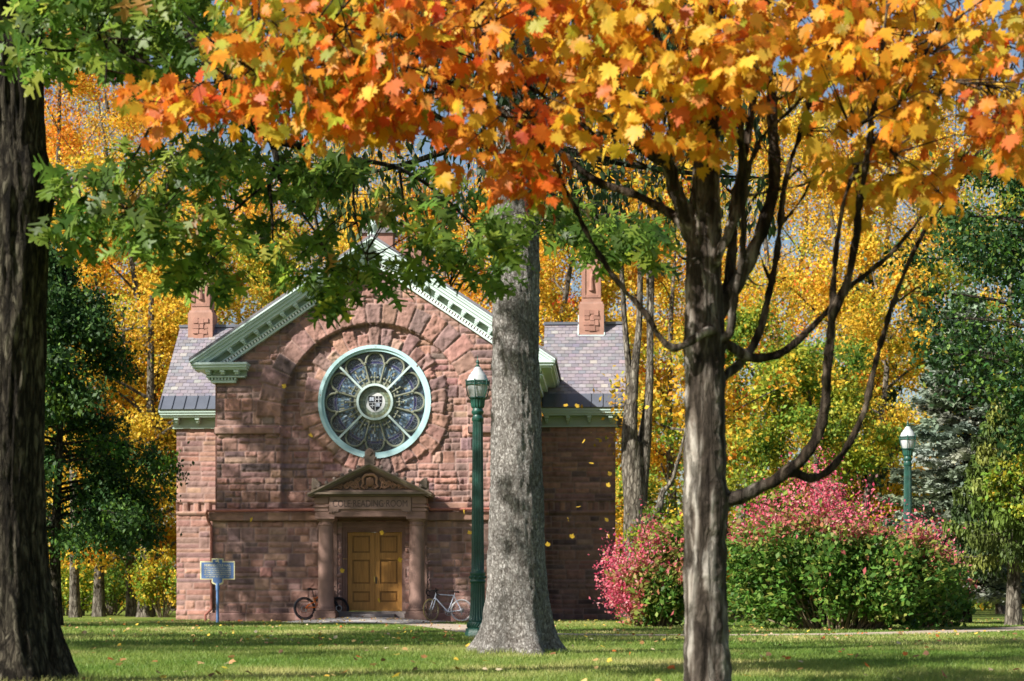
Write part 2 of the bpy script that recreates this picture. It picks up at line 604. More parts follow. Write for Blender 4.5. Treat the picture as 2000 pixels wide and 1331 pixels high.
def ribbon(pts, w, z, col):
    m = MB()
    pts = [Vector((x, y, z)) for x, y in pts]
    vs = []
    for i, p in enumerate(pts):
        t = (pts[min(i + 1, len(pts) - 1)] - pts[max(i - 1, 0)]).normalized()
        n = Vector((-t.y, t.x, 0)) * w / 2
        vs += [p + n, p - n]
    fs = [(2 * i, 2 * i + 1, 2 * i + 3, 2 * i + 2) for i in range(len(pts) - 1)]
    m.add(vs, fs, col)
    return m
def smooth_path(ctrl, k=10):
    out = []
    c = [Vector(p) for p in ctrl]
    for i in range(len(c) - 1):
        p0, p1, p2, p3 = c[max(i - 1, 0)], c[i], c[i + 1], c[min(i + 2, len(c) - 1)]
        for j in range(k):
            t = j / k
            out.append(0.5 * ((2 * p1) + (p2 - p0) * t + (2 * p0 - 5 * p1 + 4 * p2 - p3) * t * t + (3 * p1 - p0 - 3 * p2 + p3) * t ** 3))
    out.append(c[-1])
    return out
def gx(px, Y):
    return (px - 1000) / F * Y
path_c = [(-3.6, 56.6), (gx(850, 52), 52), (gx(925, 45), 45), (gx(985, 39.5), 39.5), (gx(1090, 37.2), 37.2), (gx(1400, 36.4), 36.4), (gx(1700, 38), 38), (gx(1900, 42), 42), (gx(2050, 48), 48), (gx(2200, 58), 58), (gx(2350, 75), 75)]
pp = smooth_path([(x, y, 0) for x, y in path_c], 8)
path_xy = np.array([(p.x, p.y) for p in pp])
struct(ribbon([(p.x, p.y) for p in pp], 1.7, 0.008, (0.42, 0.34, 0.26)).build('path', M['pathmat']))

# ------------------------------------------------------------------ hall
A = R(3.0)
X0, D = -269 / 62.0, 60.0
CA, SA = math.cos(A), math.sin(A)
hall = empty('stone_hall', (X0, D, 0), -A)
tag(hall, 'red brownstone reading room with round stained glass window and green trimmed gable', 'building')
def LX(px, ly):
    k = px - 1000
    return (k * (D + ly * CA) - F * (X0 + ly * SA)) / (F * CA + k * SA)
def LZ(py, lx, ly):
    return EYE + (HZ - py) * (D - lx * SA + ly * CA) / F
def hall_world(lx, ly, z):
    return Vector((X0 + lx * CA + ly * SA, D - lx * SA + ly * CA, z))

STONES = [(4, (0.33, 0.185, 0.148)), (3, (0.305, 0.177, 0.148)), (2, (0.265, 0.163, 0.145)), (2, (0.35, 0.197, 0.152)), (0.9, (0.22, 0.143, 0.132)), (1, (0.385, 0.23, 0.18)), (0.4, (0.165, 0.108, 0.104))]
MORTAR = np.array((0.30, 0.2, 0.175))

def ashlar_cells(xs, zs, rng, rowh, wmin, wmax, thin=0.5):
    """random coursed ashlar rasterised on a grid: id and cell bounds for each vertex"""
    nx, nz = len(xs), len(zs)
    ID = np.zeros((nz, nx), int)
    B = np.zeros((nz, nx, 4))
    k = 1
    def put(x0, x1, z0, z1):
        nonlocal k
        i0, i1 = np.searchsorted(xs, x0), np.searchsorted(xs, x1)
        j0, j1 = np.searchsorted(zs, z0), np.searchsorted(zs, z1)
        ID[j0:j1, i0:i1] = k
        B[j0:j1, i0:i1] = (x0, x1, z0, z1)
        k += 1
    z = zs[0] - 0.01
    while z < zs[-1]:
        h = rowh * rng.uniform(0.85, 1.15)
        x = xs[0] - rng.uniform(0, wmax)
        while x < xs[-1]:
            w = rng.uniform(wmin, wmax)
            r = rng.random()
            if r > thin:
                put(x, x + w * 0.75, z, z + h)
                x += w * 0.75
            else:
                w *= 1.35
                c = z + h * rng.uniform(0.4, 0.6)
                for a, b in ((z, c), (c, z + h)):
                    if rng.random() < 0.6:
                        s = x + w * rng.uniform(0.35, 0.65)
                        put(x, s, a, b)
                        put(s, x + w, a, b)
                    else:
                        put(x, x + w, a, b)
                x += w
        z += h
    return ID, B, k

def stone_relief(XX, ZZ, ID, de, amp, seed, joint=0.012):
    """height of a rock-faced stone above its bed"""
    n = XX.size
    idf = ID.ravel()
    rr = np.random.default_rng(seed)
    m = idf.max() + 1
    ta, tb, am = rr.uniform(-1, 1, m), rr.uniform(-1, 1, m), rr.uniform(0.5, 1.25, m)
    off = rr.uniform(0, 100, (m, 3))
    p = np.stack([XX.ravel() + off[idf, 0], ZZ.ravel() + off[idf, 1], off[idf, 2]], 1)
    big = np.abs(fbm(p * 3.2, 3, seed) - 0.5) * 2
    small = fbm(p * 13, 2, seed + 9) - 0.5
    d = de.ravel()
    edge = np.clip((d - joint) / 0.032, 0, 1)
    edge = edge * edge * (3 - 2 * edge)
    fx = (p[:, 0] - off[idf, 0])
    tilt = 0.10 * ta[idf] * np.sin(fx * 5 + off[idf, 2]) + 0.12 * tb[idf] * np.sin(ZZ.ravel() * 9 + off[idf, 1])
    # broken faces: flat facets meeting at sharp ridges
    q = p * 5.0
    q[:, 0] += 0.7 * (fbm(p * 6, 2, seed + 20) - 0.5)
    cell = np.floor(q[:, :2] + 0.5 * np.stack([vnoise(q * 0.9, seed + 30), vnoise(q * 0.9, seed + 31)], 1))
    fa_ = hash3(cell[:, 0].astype(np.int64), cell[:, 1].astype(np.int64), idf.astype(np.int64), seed + 40)
    h = edge * amp * am[idf] * (0.25 + 0.95 * big + tilt + 0.55 * small + 0.3 * fa_)
    return h.reshape(XX.shape), edge.reshape(XX.shape)

def stone_colors(ID, edge, seed, XX, ZZ):
    rng = np.random.default_rng(seed)
    cs = pick_cols(rng, STONES, ID.max() + 1, 0.07)
    c = cs[ID.ravel()]
    p = np.stack([XX.ravel() * 2.5, ZZ.ravel() * 5, ID.ravel() * 3.1], 1)
    c = c * (0.78 + 0.44 * fbm(p, 3, seed))[:, None]
    # soot and water streaks run down the wall
    soot = fbm(np.stack([XX.ravel() * 2.2, ZZ.ravel() * 0.35, 0 * XX.ravel()], 1), 4, seed + 3)
    c = c * (1 - 0.45 * np.clip((soot - 0.52) * 4, 0, 1))[:, None]
    e = np.clip(edge.ravel() * 4, 0, 1)[:, None]
    return c * e + MORTAR * (1 - e)

def wall_mesh(name, xs, zs, H, keep, colr, parent, ly0, mat=None):
    nz, nx = H.shape
    XX, ZZ = np.meshgrid(xs, zs)
    V = np.stack([XX.ravel(), ly0 - H.ravel(), ZZ.ravel()], 1)
    idx = np.arange(nz * nx).reshape(nz, nx)
    q = np.stack([idx[:-1, :-1], idx[:-1, 1:], idx[1:, 1:], idx[1:, :-1]], -1)
    kq = keep[:-1, :-1] & keep[:-1, 1:] & keep[1:, 1:] & keep[1:, :-1]
    q = q[kq]
    used = np.zeros(nz * nx, bool)
    used[q.ravel()] = True
    re = np.cumsum(used) - 1
    return mesh_np(name, V[used], re[q], mat or M['stone'], parent, colr[used])

# gable front ----------------------------------------------------
HW = 5.0                      # half width of the gable block
SLOPE = 0.67
APEX = 12.0
WC, WR = 6.94, 1.77           # rose window centre height, outer radius
AC, AR0, AR1 = 6.45, 2.95, 3.72
rng = np.random.default_rng(11)
st = 0.03
xs = np.arange(-HW - 0.12, HW + 0.121, st)
zs = np.arange(0.26, APEX - 0.25, st)
XX, ZZ = np.meshgrid(xs, zs)
ID, BB, k0 = ashlar_cells(xs, zs, rng, 0.40, 0.38, 0.85, 0.6)
de = np.minimum(np.minimum(XX - BB[..., 0], BB[..., 1] - XX), np.minimum(ZZ - BB[..., 2], BB[..., 3] - ZZ))
amp = np.full(XX.shape, 0.085)
lower = ZZ < 3.2
inner = (~lower) & (np.where(ZZ > AC, np.hypot(XX, ZZ - AC), np.abs(XX)) < AR0)
base = np.where(lower, 0.12, np.where(inner, -0.2, 0.0))
amp[lower] = 0.05
# ring of radial stones round the window
th = np.arctan2(ZZ - WC, XX)
rr_ = np.hypot(XX, ZZ - WC)
NV = 34
vi = np.floor((th + PI) / (2 * PI) * NV).astype(int) % NV
r_out = 2.28 + 0.2 * np.random.default_rng(5).uniform(-1, 1, NV)
ring1 = (rr_ > WR - 0.1) & (rr_ < r_out[vi]) & inner
fr = ((th + PI) / (2 * PI) * NV) % 1
du = np.minimum(fr, 1 - fr) * 2 * PI / NV * rr_
d1 = np.minimum(du, r_out[vi] - rr_)
ID[ring1] = k0 + vi[ring1]
de[ring1] = d1[ring1]
base[ring1] = -0.12
amp[ring1] = 0.1
k0 += NV
# outer arch
th2 = np.arctan2(ZZ - AC, XX)
r2 = np.hypot(XX, ZZ - AC)
NA = 21
va = np.clip(np.floor(th2 / PI * NA), 0, NA - 1).astype(int)
ro2 = AR1 + 0.16 * np.random.default_rng(6).uniform(-1, 1, NA)
ring2 = (ZZ > AC) & (r2 >= AR0) & (r2 < ro2[va])
fa = (th2 / PI * NA) % 1
d2 = np.minimum(np.minimum(fa, 1 - fa) * PI / NA * r2, np.minimum(ro2[va] - r2, r2 - AR0 + 0.03))
ID[ring2] = k0 + va[ring2]
de[ring2] = d2[ring2]
base[ring2] = 0.04
amp[ring2] = 0.09
edge_in = inner & (np.where(ZZ > AC, AR0 - r2, AR0 - np.abs(XX)) < 0.03)
Hh, eg = stone_relief(XX, ZZ, ID, de, 1.0, 21)
Hh = Hh * amp + base
colr = stone_colors(ID, eg, 31, XX, ZZ)
keep = (ZZ < APEX - 0.28 - SLOPE * np.abs(XX)) & (rr_ > WR - 0.06)
keep &= ~((np.abs(XX) < 1.0) & (ZZ < 3.12))
keep &= ~((np.abs(XX) > HW + 0.02) & (ZZ > 3.2))
wall_mesh('front_wall', xs, zs, Hh, keep, colr, hall, 0.0)

# side walls of the gable block, hidden core of the building
for s in (-1, 1):
    c = MB(); c.col = (0.21, 0.11, 0.09)
    x0, x1 = sorted((s * (HW - 0.3), s * (HW + 0.06)))
    c.box(x0, x1, 0.02, 5.2, 0, 8.1)
    c.build('side_wall', M['stone'], hall)

# plinth, string course, impost bands
def rough_band(name, x0, x1, z0, z1, ly, proj, seed, wmin=0.7, wmax=1.5, amp_=0.03, top=True):
    r = np.random.default_rng(seed)
    xs_ = np.arange(x0, x1 + 0.03, 0.035)
    zs_ = np.arange(z0, z1 + 0.02, 0.03)
    X_, Z_ = np.meshgrid(xs_, zs_)
    cuts = [x0 - 0.1]
    while cuts[-1] < x1:
        cuts.append(cuts[-1] + r.uniform(wmin, wmax))
    cuts = np.array(cuts)
    ii = np.searchsorted(cuts, X_) 
    lo, hi = cuts[np.clip(ii - 1, 0, len(cuts) - 1)], cuts[np.clip(ii, 0, len(cuts) - 1)]
    d = np.minimum(np.minimum(X_ - lo, hi - X_), np.minimum(Z_ - z0 + 0.02, z1 - Z_ + 0.02))
    h, e = stone_relief(X_, Z_, ii, d, amp_, seed)
    h = h + proj
    cl = stone_colors(ii, e, seed + 1, X_, Z_)
    n0 = len(zs_) * len(xs_)
    V = np.stack([X_.ravel(), ly - h.ravel(), Z_.ravel()], 1)
    idx = np.arange(n0).reshape(X_.shape)
    q = [np.stack([idx[:-1, :-1], idx[:-1, 1:], idx[1:, 1:], idx[1:, :-1]], -1).reshape(-1, 4)]
    # top, bottom and ends run back into the wall
    Vb = []
    b = n0
    for row in (idx[-1], idx[0]):
        bk = V[row].copy(); bk[:, 1] = ly + 0.25
        Vb.append(bk)
        j = np.arange(len(row)) + b
        if row is idx[-1] or row[0] == idx[-1][0]:
            q.append(np.stack([row[:-1], row[1:], j[1:], j[:-1]], -1))
        else:
            q.append(np.stack([row[1:], row[:-1], j[:-1], j[1:]], -1))
        b += len(row)
    for col_ in (idx[:, 0], idx[:, -1]):
        bk = V[col_].copy(); bk[:, 1] = ly + 0.25
        Vb.append(bk)
        j = np.arange(len(col_)) + b
        q.append(np.stack([col_[1:], col_[:-1], j[:-1], j[1:]], -1))
        b += len(col_)
    V = np.concatenate([V] + Vb)
    tint = np.concatenate([cl, np.tile(np.array((0.22, 0.12, 0.1)), (len(V) - n0, 1))])
    return mesh_np(name, V, q, M['stone'], hall, tint)
for s, sd_ in ((-1, 3), (1, 4)):
    a, b = sorted((s * 1.66, s * (HW + 0.2)))
    rough_band('string_course', a, b, 3.18, 3.46, 0.0, 0.24, 40 + sd_)
    a, b = sorted((s * (AR0 + 0.02), s * (HW + 0.07)))
    rough_band('impost_band', a, b, 5.93, 6.14, 0.0, 0.12, 50 + sd_, amp_=0.02)
    a, b = sorted((s * 1.5, s * (HW + 0.2)))
    rough_band('plinth', a, b, -0.02, 0.28, 0.0, 0.2, 60 + sd_, 0.8, 1.6)
    a, b = sorted((s * 1.66, s * AR0))
    rough_band('sill_course', a, b, 3.5, 3.75, 0.2, 0.06, 70 + sd_)
ds = MB(); ds.col = (0.2, 0.115, 0.1)
ds.box(-4.75, -4.2, -0.175, 0.0, 0.29, 0.52)
dso = ds.build('date_stone', M['dressed'], hall, bevel=0.01)
M['carved'] = fixed('carved_numerals', (0.1, 0.06, 0.055), 0.9)
text_obj('numerals', '1902', 0.19, M['carved'], dso, (-4.47, -0.177, 0.405), 0.003)

# rose window ----------------------------------------------------
TRIM = (0.55, 0.67, 0.64)
TRIM_B = (0.42, 0.62, 0.64)
OLIVE = (0.19, 0.2, 0.145)
fr_ = MB()
fr_.ring_y(0, WC, 1.68, 1.79, 0.02, 0.3, 96, col=TRIM_B)
fr_.ring_y(0, WC, 1.60, 1.69, 0.08, 0.3, 96, col=TRIM_B)
rose = fr_.build('rose_window', M['paint'], hall, smooth=False)
g = MB()
rg = random.Random(4)
def glass_col(r, a):
    lobe = (a / (2 * PI) * 12 + 0.0) % 1
    u = rg.random()
    if r > 1.32:
        return rg.choice([(0.012, 0.018, 0.03), (0.02, 0.03, 0.05), (0.03, 0.045, 0.06), (0.05, 0.07, 0.09)])
    if r > 1.22:
        return rg.choice([(0.03, 0.035, 0.10), (0.02, 0.02, 0.07), (0.045, 0.05, 0.13)])
    if u < 0.1:
        return rg.choice([(0.3, 0.37, 0.36), (0.34, 0.42, 0.52), (0.27, 0.25, 0.15)])
    if u < 0.42:
        return rg.choice([(0.1, 0.17, 0.26), (0.17, 0.25, 0.32), (0.055, 0.1, 0.18)])
    if u < 0.66:
        return rg.choice([(0.07, 0.11, 0.14), (0.13, 0.18, 0.22), (0.06, 0.09, 0.1)])
    return rg.choice([(0.035, 0.05, 0.07), (0.05, 0.07, 0.07), (0.025, 0.035, 0.045)])
nseg = 156
rads = [0.5, 0.66, 0.78, 0.9, 1.0, 1.1, 1.17, 1.22, 1.32, 1.42, 1.52, 1.63]
for i in range(nseg):
    a0, a1 = 2 * PI * i / nseg, 2 * PI * (i + 1) / nseg
    for j in range(len(rads) - 1):
        r0, r1 = rads[j], rads[j + 1]
        sh = rg.uniform(-0.03, 0.03) if 0 < j < 6 else 0
        cc = glass_col(0.5 * (r0 + r1), 0.5 * (a0 + a1))
        yj = 0.27 + rg.uniform(-0.004, 0.004)
        g.add([(r0 * math.cos(a0), yj, WC + r0 * math.sin(a0)), (r0 * math.cos(a1), yj, WC + r0 * math.sin(a1)),
               (r1 * math.cos(a1), yj, WC + r1 * math.sin(a1)), (r1 * math.cos(a0), yj, WC + r1 * math.sin(a0))], [(0, 3, 2, 1)], cc)
# central light: greenish grisaille ring and pale medallion
for i in range(48):
    a0, a1 = 2 * PI * i / 48, 2 * PI * (i + 1) / 48
    for r0, r1, pal in ((0.3, 0.40, [(0.2, 0.24, 0.18), (0.26, 0.3, 0.25), (0.16, 0.2, 0.14)]), (0.40, 0.53, [(0.12, 0.15, 0.09), (0.2, 0.22, 0.12), (0.16, 0.17, 0.1)])):
        cc = rg.choice(pal)
        g.add([(r0 * math.cos(a0), 0.27, WC + r0 * math.sin(a0)), (r0 * math.cos(a1), 0.27, WC + r0 * math.sin(a1)),
               (r1 * math.cos(a1), 0.27, WC + r1 * math.sin(a1)), (r1 * math.cos(a0), 0.27, WC + r1 * math.sin(a0))], [(0, 3, 2, 1)], cc)
g.build('stained_glass', M['glasspane'], rose)
tr = MB(); tr.col = OLIVE
for i in range(12):
    a = 2 * PI * (i + 0.5) / 12
    ca_, sa_ = math.cos(a), math.sin(a)
    pt = lambda r, off=0, y=0.2: (r * ca_ - off * sa_, y, WC + r * sa_ + off * ca_)
    tr.tube([pt(0.62), pt(0.68), pt(0.69), pt(1.2), pt(1.21), pt(1.27), pt(1.3)], [0.055, 0.055, 0.034, 0.03, 0.05, 0.055, 0.03], 10)
    # lobe arcs
    b = 2 * PI * i / 12
    cx, cz = 1.28 * math.cos(b), WC + 1.28 * math.sin(b)
    n = 18
    arc = []
    for q in range(n + 1):
        t = b - R(100) + R(200) * q / n
        arc.append((cx + 0.285 * math.cos(t), 0.2, cz + 0.285 * math.sin(t)))
    tr.tube(arc, 0.036, 8)
    # cross patonce in each petal
    r0 = 0.78
    cb, sb = math.cos(b), math.sin(b)
    q2 = lambda r, off, y=0.19: (r * cb - off * sb, y, WC + r * sb + off * cb)
    tr.tube([q2(0.6, 0), q2(0.92, 0)], 0.024, 6)
    tr.tube([q2(r0, -0.1), q2(r0, 0.1)], 0.024, 6)
    for rr2, of in ((0.92, 0), (r0, -0.1), (r0, 0.1), (r0, 0)):
        tr.ball(q2(rr2, of), 0.042, 8, 5)
tr.ring_y(0, WC, 0.53, 0.68, 0.2, 0.29, 64)
tr.build('tracery', M['tracery'], rose, smooth=True)
ld = MB()
for i in range(12):
    b = 2 * PI * i / 12
    cb, sb = math.cos(b), math.sin(b)
    for s_ in (-1, 1):
        for (r0, off, rad) in ((1.38, 0.11, 0.07), (1.46, 0.06, 0.05), (1.3, 0.16, 0.05)):
            pts = []
            for q in range(14):
                t = q / 13 * 4.6 + (0.6 if s_ > 0 else 0)
                rr2 = rad * (1 - 0.6 * q / 13)
                u, v = r0 + rr2 * math.cos(t), s_ * (off + rr2 * math.sin(t))
                pts.append((u * cb - v * sb, 0.262, WC + u * sb + v * cb))
            ld.tube(pts, 0.006, 5, (0.17, 0.2, 0.22))
for rr2 in (1.225, 1.315):
    ld.ring_y(0, WC, rr2 - 0.007, rr2 + 0.007, 0.255, 0.268, 72, col=(0.16, 0.17, 0.22))
ld.build('leading', M['signpaint'], rose)
gb = MB(); gb.col = (0.5, 0.62, 0.6)
for i in range(4):
    a = PI / 4 + i * PI / 2
    ux, uz = math.cos(a), math.sin(a)
    p0 = Vector((0.56 * ux, 0.1, WC + 0.56 * uz))
    L = 1.06
    gb.obox(p0 + Vector((-uz, 0, ux)) * -0.032, (L * ux, 0, L * uz), (-uz * 0.064, 0, ux * 0.064), (0, 0.08, 0))
gb.ring_y(0, WC, 0.51, 0.58, 0.085, 0.2, 64)
gb.build('glazing_bar', M['paint'], rose)
sh = MB()
sh.ring_y(0, WC, 0.0005, 0.315, 0.262, 0.268, 40, col=(0.55, 0.56, 0.56))
shp = [(-0.22, 0.2), (0.22, 0.2), (0.22, 0.02), (0.19, -0.1), (0.12, -0.2), (0, -0.29), (-0.12, -0.2), (-0.19, -0.1), (-0.22, 0.02)]
sh.prism_y([(x, z + WC) for x, z in shp][::-1], 0.256, 0.261, (0.01, 0.01, 0.014))
w_ = (0.6, 0.62, 0.66)
sh.box(-0.008, 0.008, 0.25, 0.255, WC - 0.28, WC + 0.2, w_)
sh.box(-0.205, 0.205, 0.25, 0.2545, WC - 0.02, WC - 0.005, w_)
def cross(cx, cz, s_):
    sh.box(cx - 0.008, cx + 0.008, 0.25, 0.2552, cz - s_, cz + s_, w_)
    sh.box(cx - s_, cx + s_, 0.25, 0.2557, cz - 0.008, cz + 0.008, w_)
    for dx, dz in ((s_, 0), (-s_, 0), (0, s_), (0, -s_)):
        sh.ball((cx + dx, 0.254, cz + dz), 0.016, 6, 4, w_, (1, 0.2, 1))
cross(0.11, 0.1 + WC, 0.07)
cross(-0.09, -0.1 + WC, 0.05)
for cx, cz, s_ in ((-0.115, 0.1, 1.0), (0.085, -0.085, 0.85)):
    for sd_ in (-1, 1):
        sh.prism_y([(cx + sd_ * 0.004, WC + cz - 0.05 * s_), (cx + sd_ * 0.07 * s_, WC + cz - 0.065 * s_), (cx + sd_ * 0.065 * s_, WC + cz + 0.06 * s_), (cx + sd_ * 0.004, WC + cz + 0.065 * s_)][::sd_], 0.25, 0.2557, (0.45, 0.5, 0.6))
sh.build('shield', M['signpaint'], rose)

# raking cornice --------------------------------------------------
TW = 5.72     # half width at the cornice tip
ang = math.atan(SLOPE)
def rake(mb, s_, d0, d1, y0, y1, x_in=0.0, x_out=TW, col=TRIM):
    """bar parallel to the slope, d measured down square to it"""
    ca_, sa_ = math.cos(ang), math.sin(ang)
    k0, k1 = d0 / ca_, d1 / ca_
    z = lambda x, k: APEX - SLOPE * x - k
    poly = [(s_ * x_in, z(x_in, k0)), (s_ * x_in, z(x_in, k1)), (s_ * x_out, z(x_out, k1)), (s_ * x_out, z(x_out, k0))]
    if s_ > 0:
        poly = poly[::-1]
    # prism_y wants the polygon counter-clockwise seen from -y
    mb.prism_y(poly[::-1] if False else poly, y0, y1, col)
for s_ in (-1, 1):
    rc = MB()
    rake(rc, s_, 0.0, 0.05, -0.72, 0.1, 0, TW)
    rake(rc, s_, 0.05, 0.12, -0.66, 0.1, 0, TW - 0.02)
    rake(rc, s_, 0.12, 0.21, -0.58, 0.1, 0, TW - 0.06)
    rake(rc, s_, 0.21, 0.30, -0.50, 0.1, 0, TW - 0.12)
    rake(rc, s_, 0.30, 0.47, -0.16, 0.12, 0, TW - 0.5, (0.33, 0.40, 0.31))
    rake(rc, s_, 0.47, 0.50, -0.26, 0.12, 0, TW - 0.55)
    rake(rc, s_, 0.50, 0.59, -0.13, 0.12, 0, TW - 0.6, (0.30, 0.37, 0.29))
    rake(rc, s_, 0.59, 0.65, -0.2, 0.12, 0, TW - 0.65)
    # dentils
    ca_, sa_ = math.cos(ang), math.sin(ang)
    u = Vector((s_ * ca_, 0, -sa_))
    nn = Vector((-s_ * sa_, 0, -ca_))
    apex = Vector((0, 0, APEX))
    L = (TW - 0.7) / ca_
    q = 0.55
    while q < L:
        rc.obox(apex + u * q + nn * 0.505 + Vector((0, -0.235, 0)), u * 0.055, Vector((0, 0.12, 0)), nn * 0.08)
        q += 0.105
    corn = rc.build('raking_cornice', M['paint'], hall)
    q = 0.6
    while q < L - 0.2:
        bk = MB(); bk.col = TRIM
        o_ = apex + u * q + nn * 0.303
        bk.obox(o_ + Vector((0, -0.47, 0)), u * 0.14, Vector((0, 0.32, 0)), nn * 0.07)
        bk.obox(o_ + u * 0.015 + nn * 0.072 + Vector((0, -0.42, 0)), u * 0.11, Vector((0, 0.27, 0)), nn * 0.05)
        bk.obox(o_ + u * 0.02 + nn * 0.123 + Vector((0, -0.33, 0)), u * 0.1, Vector((0, 0.18, 0)), nn * 0.035)
        bk.build('bracket', M['paint'], corn)
        q += 0.5
    # cornice return at the foot of the gable
    x_t, x_i = TW - 0.02, 3.93
    ret = MB(); ret.col = TRIM
    def rb(xo, xi, y0, z0, z1, col=TRIM):
        a, b = sorted((s_ * xo, s_ * xi))
        ret.box(a, b, y0, 0.1, z0, z1, col)
    rb(TW - 0.02, x_i, -0.66, 8.06, 8.13)
    rb(TW - 0.06, x_i + 0.03, -0.6, 7.98, 8.06)
    rb(TW - 0.16, x_i + 0.06, -0.5, 7.92, 7.98)
    rb(TW - 0.42, x_i + 0.1, -0.17, 7.74, 7.92, (0.33, 0.40, 0.31))
    rb(TW - 0.42, x_i + 0.14, -0.28, 7.70, 7.74)
    rb(TW - 0.5, x_i + 0.4, -0.14, 7.62, 7.70, (0.30, 0.37, 0.29))
    rb(TW - 0.56, x_i + 0.44, -0.18, 7.54, 7.62)
    q = x_i + 0.42
    while q < TW - 0.52:
        a, b = sorted((s_ * q, s_ * (q + 0.055)))
        ret.box(a, b, -0.23, -0.13, 7.625, 7.697)
        q += 0.105
    # the eave runs back along the side of the block
    for (xo, z0, z1) in ((TW - 0.02, 8.06, 8.13), (TW - 0.06, 7.98, 8.06), (TW - 0.16, 7.92, 7.98), (TW - 0.42, 7.74, 7.92), (TW - 0.56, 7.54, 7.74)):
        a, b = sorted((s_ * (xo - 0.003), s_ * (HW - 0.2)))
        ret.box(a, b, 0.103, 6.2, z0 + 0.002, z1 - 0.002)
    re_ = ret.build('cornice_return', M['paint'], hall)
    for q in (x_i + 0.3, x_i + 0.75, x_i + 1.2):
        bk = MB(); bk.col = TRIM
        a, b = sorted((s_ * q, s_ * (q + 0.15)))
        bk.box(a, b, -0.46, -0.15, 7.84, 7.917)
        bk.box(a + 0.015, b - 0.015, -0.36, -0.15, 7.785, 7.84)
        bk.build('bracket', M['paint'], re_)

# slate roofs ------------------------------------------------------
SLATES = [(4, (0.225, 0.205, 0.225)), (4, (0.25, 0.225, 0.245)), (2, (0.195, 0.185, 0.215)), (1.2, (0.29, 0.265, 0.275)), (0.4, (0.34, 0.32, 0.3)), (0.8, (0.21, 0.215, 0.235))]
def slates(name, o, u, v, lu, lv, rng, sw=0.25, ex=0.19, keepf=None):
    """overlapping slates on the plane through o, u along the eave, v up the slope"""
    u, v = Vector(u).normalized(), Vector(v).normalized()
    n = u.cross(v).normalized()
    vs, fs, cs = [], [], []
    rows = int(lv / ex) + 1
    for j in range(rows):
        q = -sw * (0.5 if j % 2 else 0.0) - rng.uniform(0, 0.02)
        while q < lu:
            a, b = max(q + 0.006, 0), min(q + sw - 0.006, lu)
            q += sw
            if b - a < 0.03:
                continue
            s0, s1 = j * ex, min((j + 1) * ex + 0.06, lv + 0.03)
            if keepf and not keepf(o + u * (0.5 * (a + b)) + v * (0.5 * (s0 + s1))):
                continue
            l0 = 0.022 + rng.uniform(0, 0.008)
            jit = rng.uniform(-0.008, 0.008)
            p = [o + u * a + v * (s0 + jit) + n * l0, o + u * b + v * (s0 + jit) + n * l0, o + u * b + v * s1 + n * 0.006, o + u * a + v * s1 + n * 0.006]
            bt = [o + u * a + v * (s0 + jit), o + u * b + v * (s0 + jit)]
            k = len(vs)
            vs += [tuple(x) for x in p + bt]
            fs += [(k, k + 1, k + 2, k + 3), (k + 4, k + 5, k + 1, k), (k + 4, k, k + 3, k + 3), (k + 5, k + 2, k + 1, k + 1)]
            cc = pick_cols(rng, SLATES, 1, 0.06)[0]
            cs += [cc] * 6
    m = MB()
    m.v, m.f, m.c = vs, [tuple(dict.fromkeys(f)) for f in fs], [tuple(c_) for c_ in cs]
    return m
rs = np.random.default_rng(77)
# gable roof: two planes from the cornice back
bk = MB(); bk.col = (0.17, 0.16, 0.18)
for s_ in (-1, 1):
    poly = [(0, APEX + 0.02), (0, APEX + 0.1), (s_ * (TW + 0.03), APEX + 0.1 - SLOPE * (TW + 0.03)), (s_ * (TW + 0.03), APEX + 0.02 - SLOPE * (TW + 0.03))]
    bk.prism_y(poly if s_ < 0 else poly[::-1], -0.7, 11.5)
groof = bk.build('gable_roof', M['slate'], hall)

# wings ------------------------------------------------------------
WD = 5.0                 # how far the wings stand back
WHW = 7.47               # half length
WTOP = 6.62
wcx = 0.5 * (LX(345, WD) + LX(1202, WD))
wl, wr = LX(345, WD), LX(1202, WD)
for (a, b, sd_) in ((wl, -HW + 0.02, 81), (HW - 0.02, wr, 82)):
    xs_ = np.arange(a, b + 0.02, 0.034)
    zs_ = np.arange(0.0, WTOP + 0.1, 0.034)
    X_, Z_ = np.meshgrid(xs_, zs_)
    r_ = np.random.default_rng(sd_)
    I_, B_, kk = ashlar_cells(xs_, zs_, r_, 0.36, 0.45, 1.1, 0.85)
    d_ = np.minimum(np.minimum(X_ - B_[..., 0], B_[..., 1] - X_), np.minimum(Z_ - B_[..., 2], B_[..., 3] - Z_))
    # soldier course
    band = (Z_ > 3.72) & (Z_ < 4.02)
    fb = (X_ / 0.19)
    I_[band] = kk + (np.floor(fb[band]).astype(int) - int(np.floor(fb.min())))
    d_[band] = np.minimum(np.minimum(fb % 1, 1 - fb % 1) * 0.19, np.minimum(Z_ - 3.72, 4.02 - Z_))[band]
    h_, e_ = stone_relief(X_, Z_, I_, d_, 0.045, sd_ + 5)
    kx = np.floor(fb).astype(int) % 2
    h_ = np.where(band, h_ * 0.5 + np.where(kx == 0, 0.07, 0.0), h_)
    cap_ = ((Z_ > 4.02) & (Z_ < 4.1)) | ((Z_ > 3.62) & (Z_ < 3.72))
    h_ = np.where(cap_, 0.1, h_)
    h_ = np.where(Z_ < 0.35, h_ + 0.08, h_)
    c_ = stone_colors(I_, e_, sd_ + 9, X_, Z_)
    wall_mesh('wing_wall', xs_, zs_, h_, np.ones(X_.shape, bool), c_, hall, WD)
    m = MB(); m.col = (0.21, 0.11, 0.09)
    m.box(a + 0.002, b, WD + 0.02, WD + 8.0, 0, WTOP + 0.15)
    m.build('wing_core', M['stone'], hall)
EV = 0.55                # eave overhang
